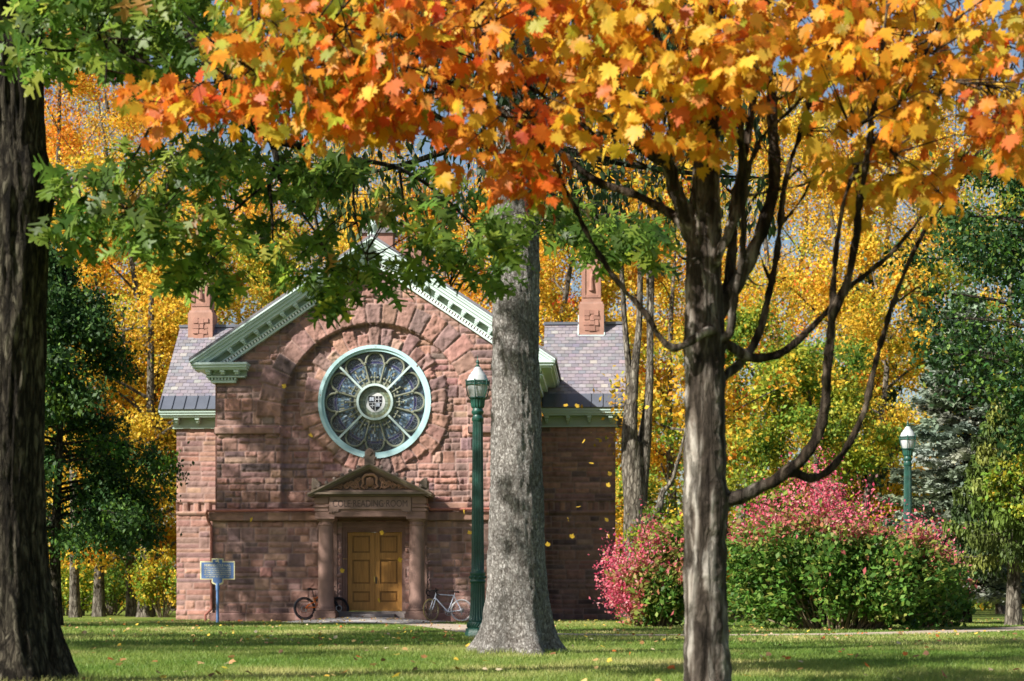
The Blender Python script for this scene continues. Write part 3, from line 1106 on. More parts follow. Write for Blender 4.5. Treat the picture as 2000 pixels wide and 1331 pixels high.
for s_, a, b in ((-1, wl - 0.5, -HW - 0.1), (1, HW + 0.1, wr + 0.36)):
    ec = MB(); ec.col = (0.40, 0.52, 0.46)
    ina, inb = (a + 0.4, b) if s_ < 0 else (a, b - 0.3)
    ec.box(ina, inb, WD - 0.06, WD + 0.1, WTOP - 0.02, WTOP + 0.3, (0.33, 0.41, 0.34))
    ec.box(ina - 0.02, inb + 0.02, WD - 0.12, WD + 0.1, WTOP - 0.06, WTOP - 0.021)
    ec.box(a + 0.06, b - 0.06, WD - EV + 0.1, WD + 0.1, WTOP + 0.302, WTOP + 0.37)
    ec.box(a + 0.03, b - 0.03, WD - EV + 0.04, WD + 0.1, WTOP + 0.372, WTOP + 0.45)
    ec.box(a, b, WD - EV, WD + 0.1, WTOP + 0.452, WTOP + 0.54)
    eo = ec.build('eave_cornice', M['paint'], hall)
    q = ina + 0.1
    while q < inb - 0.1:
        bk = MB(); bk.col = (0.40, 0.52, 0.46)
        bk.box(q, q + 0.14, WD - EV + 0.14, WD - 0.062, WTOP + 0.22, WTOP + 0.30)
        bk.box(q + 0.015, q + 0.125, WD - EV + 0.24, WD - 0.062, WTOP + 0.14, WTOP + 0.219)
        bk.box(q + 0.03, q + 0.11, WD - EV + 0.32, WD - 0.062, WTOP + 0.08, WTOP + 0.139)
        bk.build('bracket', M['paint'], eo)
        q += 0.72
    # slope: sheet-metal foot, then slates
    z0 = WTOP + 0.56
    run, rise = 3.3, 3.25
    vdir = Vector((0, run, rise)).normalized()
    Ls = math.hypot(run, rise)
    o_ = Vector((a, WD - EV - 0.02, z0))
    n_ = Vector((1, 0, 0)).cross(vdir)
    deck = MB(); deck.col = (0.16, 0.15, 0.17)
    deck.obox(o_ - n_ * 0.1, (b - a, 0, 0), vdir * Ls, n_ * 0.095)
    pk = o_ + vdir * Ls
    deck.obox(pk - Vector((0, 0, 0.1)), (b - a, 0, 0), Vector((0, run, -rise)), (0, 0, 0.095))
    rf = deck.build('wing_roof', M['slate'], hall)
    mt = MB(); mt.col = (0.14, 0.155, 0.19)
    mt.obox(o_ - vdir * 0.03, (b - a, 0, 0), vdir * 0.72, n_ * 0.03)
    q = 0.05
    while q < b - a:
        mt.obox(o_ + Vector((q, 0, 0)) + n_ * 0.031 - vdir * 0.02, (0.022, 0, 0), vdir * 0.7, n_ * 0.035)
        q += 0.4
    mt.build('metal_apron', M['sheet'], rf)
    mt = MB(); mt.col = (0.14, 0.155, 0.19)
    mt.obox(pk + Vector((-0.02, -0.1, 0.0)), (b - a + 0.04, 0, 0), (0, 0.2, 0), (0, 0, 0.09))
    mt.build('ridge_cap', M['sheet'], rf)
    slates('slates', o_ + vdir * 0.66, (1, 0, 0), vdir, b - a, Ls - 0.66, rs).build('slates', M['slate'], rf)

# chimneys ----------------------------------------------------------
def chimney(cx, cy, zb, s_, name='chimney'):
    b = MB()
    st_ = (0.36, 0.2, 0.15)
    b.box(cx - 0.44 * s_, cx + 0.44 * s_, cy - 0.36, cy + 0.5, zb - 1.6, zb + 1.12, st_)
    b.box(cx - 0.40 * s_, cx + 0.40 * s_, cy - 0.32, cy + 0.46, zb + 1.12, zb + 1.2, (0.4, 0.24, 0.19))
    b.box(cx - 0.345 * s_, cx + 0.345 * s_, cy - 0.27, cy + 0.41, zb + 1.2, zb + 2.75, st_)
    b.box(cx - 0.38 * s_, cx + 0.38 * s_, cy - 0.3, cy + 0.45, zb + 2.75, zb + 2.84, (0.33, 0.18, 0.14))
    b.box(cx - 0.41 * s_, cx + 0.41 * s_, cy - 0.34, cy + 0.48, zb + 2.84, zb + 3.02, (0.3, 0.17, 0.13))
    b.box(cx - 0.33 * s_, cx + 0.33 * s_, cy - 0.27, cy + 0.42, zb + 3.02, zb + 3.2, (0.24, 0.14, 0.11))
    b.col = (0.31, 0.165, 0.125)
    for sx in (-1, 1):
        b.box(cx + sx * 0.27 * s_ - 0.06, cx + sx * 0.27 * s_ + 0.06, cy - 0.30, cy - 0.271, zb + 1.35, zb + 2.7)
    b.box(cx - 0.205 * s_, cx + 0.205 * s_, cy - 0.295, cy - 0.271, zb + 1.35, zb + 1.45)
    b.box(cx - 0.205 * s_, cx + 0.205 * s_, cy - 0.295, cy - 0.271, zb + 2.6, zb + 2.7)
    b.tube([(cx, cy - 0.28, zb + 1.6), (cx, cy - 0.3, zb + 2.0), (cx + 0.05, cy - 0.29, zb + 2.2), (cx - 0.05, cy - 0.29, zb + 2.4)], [0.1, 0.05, 0.07, 0.03], 8)
    rq = random.Random(int(cx * 10) + 5)
    for row in range(4):
        for cxx in (-0.16, 0.02, 0.17):
            w, h = rq.uniform(0.07, 0.13), rq.uniform(0.06, 0.1)
            zc = zb + 0.25 + row * 0.19 + rq.uniform(-0.02, 0.02)
            b.obox((cx + cxx - w, cy - 0.361 - rq.uniform(0.02, 0.05), zc - h), (2 * w, rq.uniform(-0.02, 0.02), 0), (0, 0.05, 0), (0, rq.uniform(0.0, 0.03), 2 * h))
    ch = b.build(name, M['dressed'], hall)
    f = MB(); f.col = (0.5, 0.62, 0.6)
    f.box(cx - 0.48 * s_, cx + 0.48 * s_, cy - 0.42, cy - 0.36, zb - 0.12, zb + 0.02)
    for sx in (-1, 1):
        x = cx + sx * 0.46 * s_
        f.obox((x - 0.02, cy - 0.42, zb - 0.1), (0.04, 0, 0), (0, 0.8, 0.8), (0, 0, 0.14))
    f.build('lead_flashing', M['paint'], ch)
    return ch
cy = WD - EV + 3.2
chimney(LX(391, cy - 0.36), cy, LZ(672, -6.5, cy - 0.36), 1.0)
chimney(LX(1155, cy - 0.36), cy, LZ(656, 6.9, cy - 0.36), 1.0)
rc_ = MB(); rc_.col = (0.28, 0.15, 0.12)
x = LX(812, 8)
rc_.box(x - 0.45, x + 0.45, 7.6, 8.4, 9.5, LZ(512, x, 8))
rc_.box(x - 0.52, x + 0.3, 7.55, 8.45, LZ(512, x, 8), LZ(490, x, 8))
rc_.build('rear_chimney', M['dressed'], hall)
rc_ = MB(); rc_.col = (0.28, 0.15, 0.12)
x = LX(740, 9)
rc_.box(x - 0.55, x + 0.55, 8.6, 9.4, 10.5, LZ(460, x, 9))
rc_.box(x - 0.65, x + 0.65, 8.5, 9.5, LZ(460, x, 9), LZ(450, x, 9), (0.18, 0.17, 0.18))
rc_.box(x - 0.5, x + 0.5, 8.62, 9.38, LZ(450, x, 9), LZ(425, x, 9))
rc_.build('rear_chimney', M['dressed'], hall)
ap = MB(); ap.col = (0.55, 0.66, 0.62)
ap.lathe([(0.16, 0), (0.16, 0.08), (0.08, 0.12), (0.17, 0.26), (0.19, 0.36), (0.12, 0.46), (0.05, 0.52), (0.03, 0.62), (0.0, 0.66)], 16, (0, -0.4, APEX + 0.05))
ap.build('apex_finial', M['paint'], hall, smooth=True)

# rain pipes --------------------------------------------------------
PIPE = (0.36, 0.13, 0.095)
pm = MB(); pm.col = PIPE
zt = 3.52
pm.tube([(-1.63, -0.3, 3.85), (-1.68, -0.34, 3.6), (-1.78, -0.36, zt), (-4.9, -0.36, zt - 0.03), (-5.24, -0.36, zt - 0.03), (-5.27, -0.3, zt - 0.12), (-5.24, -0.22, 3.2), (-5.14, -0.2, 3.0), (-5.14, -0.17, 0.55), (-5.14, -0.2, 0.4), (-5.32, -0.24, 0.22), (-5.32, -0.24, 0.0)], 0.045, 8)
pm.build('rain_pipe', M['pipe'], hall, smooth=True)
pm = MB(); pm.col = PIPE
pm.tube([(1.6, -0.55, 3.92), (1.66, -0.5, 3.8), (1.8, -0.36, zt), (HW + 0.2, -0.36, zt + 0.02)], 0.045, 8)
pm.build('rain_pipe', M['pipe'], hall, smooth=True)

# portico -----------------------------------------------------------
DR = (0.29, 0.18, 0.145)
DR2 = (0.25, 0.155, 0.125)
DG = (0.2, 0.155, 0.115)
PY = -0.98
FL = 0.17     # porch floor height
for s_ in (-1, 1):
    cx = s_ * 1.42
    c = MB(); c.col = DR
    pts = []
    shaft = [(0.262, 0.47), (0.25, 0.5), (0.247, 1.2), (0.24, 2.0), (0.225, 2.9), (0.222, 3.0), (0.25, 3.02), (0.25, 3.05), (0.222, 3.06), (0.222, 3.12)]
    c.lathe(shaft, 32, (cx, PY + 0.26, 0))
    col_o = c.build('column', M['dressed'], hall, smooth=True)
    b = MB(); b.col = DR2
    b.box(cx - 0.35, cx + 0.35, PY - 0.08, PY + 0.6, FL - 0.12, FL + 0.1)
    b.box(cx - 0.315, cx + 0.315, PY - 0.05, PY + 0.57, FL + 0.1, FL + 0.18)
    b.lathe([(0.30, 0.35), (0.315, 0.38), (0.3, 0.42), (0.272, 0.43), (0.285, 0.455), (0.262, 0.475)], 32, (cx, PY + 0.26, 0))
    b.build('column_base', M['dressed'], col_o, bevel=0.01)
    b = MB(); b.col = DR
    b.lathe([(0.222, 3.12), (0.26, 3.15), (0.285, 3.18), (0.285, 3.2)], 32, (cx, PY + 0.26, 0))
    b.box(cx - 0.31, cx + 0.31, PY - 0.05, PY + 0.57, 3.2, 3.27)
    b.build('capital', M['dressed'], col_o, bevel=0.008)
    # pilaster behind
    p = MB(); p.col = DR2
    p.box(cx - 0.27, cx + 0.27, -0.17, 0.02, 0.02, 3.19)
    p.box(cx - 0.31, cx + 0.31, -0.2, 0.02, 0.021, 0.42)
    p.box(cx - 0.30, cx + 0.30, -0.31, 0.02, 3.191, 3.27)
    p.build('pilaster', M['dressed'], hall, bevel=0.01)
en = MB(); en.col = DR
en.box(-1.72, 1.72, PY - 0.02, 0.05, 3.27, 3.42, DR2)
en.box(-1.70, 1.70, PY, 0.05, 3.42, 3.9)
for s_ in (-1, 1):
    for z0, z1, pr in ((3.44, 3.52, 0.03), (3.56, 3.62, 0.05), (3.68, 3.86, 0.02)):
        a, b = sorted((s_ * 1.3, s_ * (1.72 + pr)))
        en.box(a, b, PY - pr - 0.002, PY + 0.6, z0, z1)
    for k in range(3):
        en.ball((s_ * (1.14 + 0.07 * k), PY - 0.04, 3.40), 0.03, 8, 5)
en.box(-1.75, 1.75, PY - 0.06, 0.05, 3.9, 3.96, DG)
ent = en.build('entablature', M['dressed'], hall, bevel=0.008)
tb = MB(); tb.col = (0.28, 0.185, 0.15)
tb.prism_y([(-1.27, 3.88), (-1.27, 3.42), (-0.98, 3.42), (-0.98, 3.5), (0.98, 3.5), (0.98, 3.42), (1.27, 3.42), (1.27, 3.88)], PY - 0.055, PY + 0.01)
tab = tb.build('name_tablet', M['dressed'], ent, bevel=0.006)
M['letter'] = fixed('shaded_lettering', (0.10, 0.068, 0.062), 0.9)  # dark brown stands in for the shade inside carved letters
text_obj('lettering', 'COLE·READING·ROOM', 0.30, M['letter'], ent, (0, PY - 0.058, 3.665), 0.005, 2.32)
# pediment
PS = 0.487
PAx, PW, PB = 4.92, 1.93, 3.98
pd = MB(); pd.col = DG
pd.box(-PW + 0.03, PW - 0.03, PY - 0.28, 0.05, PB - 0.02, PB + 0.04, DG)
pd.box(-PW + 0.1, PW - 0.1, PY - 0.2, 0.05, PB + 0.04, PB + 0.1, (0.26, 0.18, 0.14))
pd.prism_y([(-PW + 0.3, PB + 0.1), (PW - 0.3, PB + 0.1), (0, PAx - 0.14)], PY - 0.06, 0.05, (0.15, 0.10, 0.08))
for s_ in (-1, 1):
    def pr(k0, k1, y0, xo, col):
        z = lambda x, k: PAx - PS * x - k
        poly = [(0, z(0, k0)), (0, z(0, k1)), (s_ * xo, z(xo, k1)), (s_ * xo, z(xo, k0))]
        pd.prism_y(poly if s_ < 0 else poly[::-1], y0, 0.05, col)
    pr(0.0, 0.055, PY - 0.32, PW, DG)
    pr(0.055, 0.11, PY - 0.27, PW - 0.02, (0.23, 0.19, 0.12))
    pr(0.11, 0.17, PY - 0.21, PW - 0.1, (0.21, 0.15, 0.115))
    pr(0.17, 0.21, PY - 0.14, PW - 0.22, (0.18, 0.12, 0.1))
    for k in range(6):
        x = 0.36 + 0.245 * k
        pd.ball((s_ * x, PY - 0.2, PAx - PS * x + 0.045), 0.062, 10, 6, (0.22, 0.17, 0.14))
    # corner shell
    cx, cz = s_ * 1.62, PAx - PS * 1.62 + 0.02
    for q in range(7):
        a = PI / 2 - s_ * R(5) + s_ * -R(75) * (1 - q / 6) * -1 * -1
        a = PI / 2 + s_ * R(75) * q / 6
        pd.tube([(cx + s_ * 0.14, PY - 0.14, cz), (cx + s_ * 0.14 + 0.24 * math.cos(a), PY - 0.18, cz + 0.3 * math.sin(a))], [0.015, 0.04], 6, (0.2, 0.155, 0.125))
    pd.box(*sorted((cx - s_ * 0.08, cx + s_ * 0.2)), PY - 0.12, PY + 0.1, cz - 0.1, cz + 0.2)
pd.prism_y([(-0.16, PAx - 0.05), (0.16, PAx - 0.05), (0.15, PAx + 0.13), (0.19, PAx + 0.14), (0.19, PAx + 0.2), (0.15, PAx + 0.21), (0.14, PAx + 0.34), (0.09, PAx + 0.42), (0, PAx + 0.46), (-0.09, PAx + 0.42), (-0.14, PAx + 0.34), (-0.15, PAx + 0.21), (-0.19, PAx + 0.2), (-0.19, PAx + 0.14), (-0.15, PAx + 0.13)], PY - 0.24, PY + 0.1, (0.17, 0.125, 0.10))
for q in range(7):
    a = R(30 + 20 * q)
    pd.tube([(0, PY - 0.26, PAx + 0.22), (0.105 * math.cos(a), PY - 0.265, PAx + 0.24 + 0.17 * math.sin(a))], [0.01, 0.02], 5, (0.19, 0.13, 0.10))
ped = pd.build('pediment', M['dressed'], hall, smooth=False)
cv = MB(); cv.col = (0.34, 0.19, 0.12)
zc = PB + 0.12
cv.ball((0, PY - 0.08, zc + 0.24), 0.15, 14, 8, None, (0.85, 0.5, 1.0))
for k in range(-2, 3):
    cv.tube([(k * 0.045, PY - 0.15, zc + 0.13), (k * 0.055, PY - 0.165, zc + 0.24), (k * 0.045, PY - 0.15, zc + 0.35)], 0.012, 5)
for s_ in (-1, 1):
    cv.tube([(0, PY - 0.12, zc + 0.46), (s_ * 0.12, PY - 0.13, zc + 0.46), (s_ * 0.22, PY - 0.12, zc + 0.36), (s_ * 0.2, PY - 0.12, zc + 0.2), (s_ * 0.26, PY - 0.11, zc + 0.1), (s_ * 0.16, PY - 0.11, zc + 0.03)], [0.05, 0.045, 0.045, 0.04, 0.04, 0.03], 8)
    for (sx, sz, rad, turns, fl) in ((0.46, 0.13, 0.13, 2.0, 1), (0.72, 0.11, 0.1, 1.8, -1), (0.93, 0.08, 0.075, 1.6, 1), (1.12, 0.06, 0.05, 1.4, -1), (0.36, 0.3, 0.08, 1.5, -1), (0.58, 0.22, 0.06, 1.4, 1), (0.12, 0.08, 0.07, 1.5, 1)):
        pts, rads_ = [], []
        for q in range(22):
            t = q / 21
            rr2 = rad * (1 - 0.85 * t)
            a = fl * t * turns * 2 * PI + (0 if fl > 0 else PI)
            pts.append((s_ * (sx + rr2 * math.cos(a)), PY - 0.08 - 0.03 * t, zc + sz + rr2 * math.sin(a) * 0.95))
            rads_.append(0.026 * (1 - 0.35 * t) * (rad / 0.13) ** 0.5)
        cv.tube(pts, rads_, 6)
    for k in range(16):
        x = 0.3 + 0.06 * k
        zz = zc + 0.02 + 0.9 * (1 - k / 15) * 0.3 * abs(math.sin(k * 2.3))
        cv.tube([(s_ * x, PY - 0.07, zz), (s_ * (x + 0.05), PY - 0.1, zz + 0.05), (s_ * (x + 0.02), PY - 0.08, zz + 0.09)], [0.02, 0.022, 0.006], 6)
cv.build('carved_scrollwork', M['dressed'], ped, smooth=True)

# door --------------------------------------------------------------
df = MB(); df.col = (0.25, 0.15, 0.125)
for s_ in (-1, 1):
    for x0, x1, y0 in ((0.87, 0.93, 0.06), (0.93, 1.0, -0.02), (1.0, 1.12, -0.07)):
        a, b = sorted((s_ * x0, s_ * x1))
        df.box(a, b, y0, 0.4, FL, 2.83 + (x1 - 0.87))
for x1, z0, z1, y0 in ((0.93, 2.83, 2.89, 0.061), (1.0, 2.89, 2.96, -0.019), (1.12, 2.96, 3.08, -0.069), (1.13, 3.08, 3.27, -0.05)):
    df.box(-x1 + 0.001, x1 - 0.001, y0, 0.4, z0 + 0.001, z1)
df.build('door_surround', M['dressed'], hall, bevel=0.006)
OAKW = (0.43, 0.21, 0.05)
for s_ in (-1, 1):
    d = MB(); d.col = OAKW
    xa, xb = (-0.868, -0.004) if s_ < 0 else (0.004, 0.868)
    zb, zt_ = 0.34, 2.82
    d.box(xa, xb, 0.22, 0.27, zb, zt_, (0.25, 0.12, 0.025))
    sw = 0.15
    d.box(xa, xa + sw, 0.18, 0.22, zb, zt_)
    d.box(xb - sw, xb, 0.18, 0.22, zb, zt_)
    rails = ((zb, zb + 0.28), (zb + 0.62, zb + 0.86), (zb + 1.62, zb + 1.84), (zt_ - 0.1, zt_))
    for z0, z1 in rails:
        d.box(xa + sw + 0.0005, xb - sw - 0.0005, 0.181, 0.221, z0, z1)
    for (z0, z1) in ((rails[0][1], rails[1][0]), (rails[1][1], rails[2][0]), (rails[2][1], rails[3][0])):
        d.box(xa + sw + 0.05, xb - sw - 0.05, 0.2, 0.23, z0 + 0.05, z1 - 0.05, (0.4, 0.19, 0.042))
    do = d.build('door_leaf', M['wood'], hall, bevel=0.006)
    if s_ > 0:
        h = MB()
        h.box(0.02, 0.07, 0.168, 0.179, 1.2, 1.42, (0.12, 0.1, 0.08))
        h.tube([(0.045, 0.16, 1.24), (0.045, 0.12, 1.26), (0.045, 0.12, 1.36), (0.045, 0.16, 1.38)], 0.012, 8, (0.12, 0.1, 0.08))
        h.build('door_handle', M['chrome'], do)
    else:
        h = MB()
        h.box(-0.03, -0.006, 0.168, 0.179, 1.26, 1.44, (0.6, 0.45, 0.15))
        h.build('lock_plate', M['chrome'], do)
st_ = MB(); st_.col = (0.2, 0.17, 0.16)
st_.box(-1.12, 1.12, -0.3, 0.4, FL - 0.1, 0.33)
st_.box(-0.62, 0.72, -0.75, -0.301, FL - 0.1, 0.25, (0.17, 0.15, 0.15))
st_.build('door_step', M['flag'], hall, bevel=0.015)

# stone apron in front of the door: low slab dished down to the lawn
ap = []
na, nr = 40, 8
V, Fq = [], []
for j in range(nr + 1):
    t = j / nr
    for i in range(na + 1):
        a = PI * i / na
        x = -0.15 + 2.75 * t * math.cos(a) * 1.0
        y = -0.0 - 4.3 * t * math.sin(a)
        z = 0.16 - 0.15 * max(0, t - 0.25) / 0.75
        V.append(hall_world(x, y, z))
for j in range(nr):
    for i in range(na):
        a = j * (na + 1) + i
        Fq.append((a, a + na + 1, a + na + 2, a + 1) if j else (a, a + na + 1, a + na + 2, a + 1))
apron = mesh_np('paving', np.array([tuple(v) for v in V]), np.array(Fq), M['flag'], None, np.array((0.36, 0.34, 0.32)), smooth=True)
apron['kind'] = 'structure'

# ------------------------------------------------------------------ street lamps
GREEN = (0.012, 0.068, 0.05)
M['globe'] = None
def globemat():
    m, t, b, o = nodemat('prismatic_globe')
    tc = N(t, 'ShaderNodeTexCoord')
    w = N(t, 'ShaderNodeTexWave', wave_type='BANDS', bands_direction='Z')
    w.inputs['Scale'].default_value = 14
    t.links.new(tc.outputs['Object'], w.inputs['Vector'])
    bp = N(t, 'ShaderNodeBump')
    bp.inputs['Strength'].default_value = 0.3
    bp.inputs['Distance'].default_value = 0.01
    t.links.new(w.outputs['Fac'], bp.inputs['Height'])
    t.links.new(bp.outputs[0], b.inputs['Normal'])
    b.inputs['Base Color'].default_value = (0.6, 0.63, 0.64, 1)
    b.inputs['Roughness'].default_value = 0.18
    b.inputs['Transmission Weight'].default_value = 0.25
    return m
M['globe'] = globemat()
def make_lamp():
    root = empty('street_lamp', (0, 0, 0))
    b = MB(); b.col = GREEN
    b.lathe([(0.215, -0.02), (0.215, 0.13), (0.205, 0.15), (0.205, 0.19), (0.19, 0.2)], 8)
    b.lathe([(0.165, 0.19), (0.175, 0.215), (0.178, 0.25), (0.17, 0.29), (0.155, 0.31)], 32)
    for k in range(26):
        a = 2 * PI * k / 26
        b.tube([(0.172 * math.cos(a), 0.172 * math.sin(a), 0.215), (0.178 * math.cos(a + 0.16), 0.178 * math.sin(a + 0.16), 0.25), (0.165 * math.cos(a + 0.3), 0.165 * math.sin(a + 0.3), 0.292)], 0.013, 5)
    b.build('base', M['castiron'], root, smooth=True)
    s = MB(); s.col = GREEN
    prof = [(0.15, 0.31), (0.156, 0.33), (0.15, 0.36), (0.138, 0.42), (0.128, 0.52), (0.122, 0.7), (0.119, 0.92), (0.119, 0.97)]
    s.lathe(prof, 160, flute=(20, 0.11, 0.34, 0.95))
    s.lathe([(0.118, 0.96), (0.132, 0.975), (0.135, 1.0), (0.122, 1.02), (0.127, 1.05), (0.122, 1.09), (0.134, 1.11), (0.13, 1.14), (0.112, 1.15)], 32)
    for k in range(10):
        a = 2 * PI * k / 10
        s.ball((0.124 * math.cos(a), 0.124 * math.sin(a), 1.06), 0.026, 8, 5)
    s.lathe([(0.11, 1.14), (0.11, 1.18)] + [(0.108 - 0.02 * q / 12, 1.2 + 2.47 * q / 12) for q in range(13)] + [(0.086, 3.7)], 160, flute=(20, 0.12, 1.19, 3.68))
    s.build('post', M['castiron'], root, smooth=True)
    c = MB(); c.col = GREEN
    c.lathe([(0.088, 3.69), (0.1, 3.71), (0.1, 3.75), (0.082, 3.77), (0.076, 3.8), (0.1, 3.83), (0.105, 3.86), (0.085, 3.89), (0.085, 3.92)], 32)
    c.lathe([(0.085, 3.915), (0.108, 3.93), (0.118, 3.97), (0.125, 4.06), (0.14, 4.085), (0.14, 4.1)], 96, flute=(16, 0.1, 3.925, 4.07))
    c.build('collar', M['castiron'], root, smooth=True)
    g = MB()
    g.lathe([(0.12, 4.09), (0.145, 4.14), (0.17, 4.24), (0.178, 4.33), (0.178, 4.36)], 40)
    g.lathe([(0.182, 4.37), (0.18, 4.40), (0.16, 4.43), (0.155, 4.46), (0.135, 4.485), (0.12, 4.5), (0.11, 4.525), (0.08, 4.55), (0.066, 4.585), (0.055, 4.6), (0.03, 4.62)], 40)
    g.build('globe', M['globe'], root, smooth=True)
    k_ = MB(); k_.col = GREEN
    for q in range(40):
        a = 2 * PI * q / 40
        k_.tube([(0.195 * math.cos(a), 0.195 * math.sin(a), 4.315), (0.195 * math.cos(a + 0.079), 0.195 * math.sin(a + 0.079), 4.36)], 0.005, 4)
        k_.tube([(0.195 * math.cos(a + 0.079), 0.195 * math.sin(a + 0.079), 4.315), (0.195 * math.cos(a), 0.195 * math.sin(a), 4.36)], 0.005, 4)
    for z in (4.31, 4.365):
        pts = [(0.195 * math.cos(2 * PI * q / 40), 0.195 * math.sin(2 * PI * q / 40), z) for q in range(41)]
        k_.tube(pts, 0.009, 5)
    for q in range(6):
        a = 2 * PI * q / 6 + 0.3
        pts = [(r * math.cos(a), r * math.sin(a), z) for r, z in ((0.14, 4.08), (0.165, 4.12), (0.19, 4.2), (0.203, 4.3), (0.206, 4.385))]
        k_.tube(pts, 0.009, 6)
        k_.ball(pts[-1], 0.014, 6, 4)
    k_.build('cage', M['castiron'], root)
    f = MB(); f.col = GREEN
    f.lathe([(0.035, 4.61), (0.04, 4.63), (0.02, 4.65), (0.018, 4.67), (0.032, 4.69), (0.02, 4.72), (0.008, 4.74), (0.004, 4.8), (0.0005, 4.82)], 16)
    f.build('finial', M['castiron'], root, smooth=True)
    return root
lamp = make_lamp()
lp = P(933, 1250, 32.2)
lamp.location = (lp.x, lp.y, 0)
tag(lamp, 'green fluted cast iron lamp post standing in front of the hall beside the grey trunk', 'street lamp', 'green lamp posts with acorn globes')
lamp2 = copy_tree(lamp)
lp = P(1773, 1174, 44.5)
lamp2.location = (lp.x, lp.y, 0.12)
tag(lamp2, 'green lamp post rising behind the pink topped shrubs in front of the blue spruce', 'street lamp', 'green lamp posts with acorn globes')

# ------------------------------------------------------------------ historic marker
BLUE = (0.11, 0.2, 0.42)
YELL = (0.78, 0.72, 0.42)
mk = empty('historic_marker', (P(425, 1174, 57).x, 57, 0), R(3))
tag(mk, 'blue and yellow historic marker sign on a blue post on the grass', 'sign')
def outline(g_):
    a, b, tb = 0.515 - g_, 0.275 - g_, 0.175 - g_
    z0 = 1.57
    top, bot = z0 + 0.275 - g_, z0 - 0.275 + g_
    return [(-a, bot), (-tb, bot), (-tb, bot - 0.10 + 0 * g_), (-tb + 0.05, bot - 0.135), (-0.075 + g_, bot - 0.15), (-0.04 + g_ * 0.5, bot - 0.2 + g_), (0.04 - g_ * 0.5, bot - 0.2 + g_), (0.075 - g_, bot - 0.15), (tb - 0.05, bot - 0.135), (tb, bot - 0.10), (tb, bot), (a, bot), (a, top), (tb, top), (tb, top + 0.085), (-tb, top + 0.085), (-tb, top), (-a, top)]
m = MB()
m.prism_y(outline(0), -0.025, 0.025, YELL)
bd = m.build('border', M['signpaint'], mk, bevel=0.008)
m = MB()
m.prism_y([(x, z) for x, z in outline(0.034)], -0.0285, 0.0285, BLUE)
fc = m.build('panel', M['signpaint'], mk)
M['signtext'] = fixed('raised_letter_paint', (0.8, 0.76, 0.5), 0.5)
text_obj('title', 'HERRING-COLE HALL', 0.115, M['signtext'], fc, (0, -0.03, 1.72), 0.004, 0.78)
for i, ln in enumerate(['FOR ITS ARCHITECTURAL AND', 'HISTORIC SIGNIFICANCE NAMED', 'TO THE NATIONAL REGISTER OF', 'HISTORIC PLACES DEPARTMENT', 'OF INTERIOR  U.S.A.  1974']):
    text_obj('inscription', ln, 0.058, M['signtext'], fc, (0, -0.03, 1.63 - 0.062 * i), 0.004, 0.80 if i < 4 else 0.7)
m = MB()
m.prism_y([(x * 0.8 + 0.0, 1.85 + z * 0.8) for x, z in [(-0.08, -0.01), (-0.07, 0.02), (-0.02, 0.025), (0.0, 0.06), (0.04, 0.065), (0.05, -0.02), (0.07, -0.06), (0.04, -0.07), (0.025, -0.03), (-0.075, -0.03)]][::-1], -0.032, -0.027, YELL)
m.build('state_map', M['signtext'], fc)
m = MB(); m.col = (0.12, 0.24, 0.48)
m.lathe([(0.043, -0.05), (0.043, 1.0)], 16)
m.lathe([(0.056, 0.98), (0.056, 1.18), (0.04, 1.2)], 16)
m.build('post', M['signpaint'], mk, smooth=True)

# ------------------------------------------------------------------ bicycles
def wheel(parent, name, c, r, tw, tyre_c, rim_c, ax=Vector((1, 0, 0)), spokes=28):
    """wheel standing in the plane of ax and z"""
    w = empty(name, (0, 0, 0)); w.parent = parent
    t = MB(); t.col = tyre_c
    pts = [c + ax * (r - tw) * math.cos(2 * PI * q / 40) + Vector((0, 0, (r - tw) * math.sin(2 * PI * q / 40))) for q in range(41)]
    t.tube(pts, tw, 8, cap=False)
    t.build('tyre', M['rubber'], w, smooth=True)
    m = MB(); m.col = rim_c
    pts = [c + ax * (r - 2.6 * tw) * math.cos(2 * PI * q / 40) + Vector((0, 0, (r - 2.6 * tw) * math.sin(2 * PI * q / 40))) for q in range(41)]
    m.tube(pts, tw * 0.55, 6, cap=False)
    n = ax.cross(Vector((0, 0, 1)))
    for q in range(spokes):
        a = 2 * PI * q / spokes
        a2 = a + (0.35 if q % 2 else -0.35)
        m.tube([c + n * (0.03 if q % 4 < 2 else -0.03) + ax * 0.025 * math.cos(a2) + Vector((0, 0, 0.025 * math.sin(a2))), c + ax * (r - 2.6 * tw) * math.cos(a) + Vector((0, 0, (r - 2.6 * tw) * math.sin(a)))], 0.0022, 4)
    m.tube([c - n * 0.06, c + n * 0.06], 0.02, 8)
    m.build('rim', M['chrome'], w)
    return w
def saddle(parent, p, tilt=0.0):
    m = MB(); m.col = (0.012, 0.012, 0.014)
    a = Vector((1, 0, tilt))
    m.tube([p - a * 0.14, p - a * 0.12, p - a * 0.06, p + a * 0.02, p + a * 0.13, p + a * 0.15], [0.03, 0.062, 0.06, 0.035, 0.02, 0.012], 10)
    for v in range(len(m.v)):
        x, y, z = m.v[v]
        m.v[v] = (x, y * 1.25, p.z + (z - p.z) * 0.5 - tilt * 0)
    m.build('saddle', M['rubber'], parent, smooth=True)
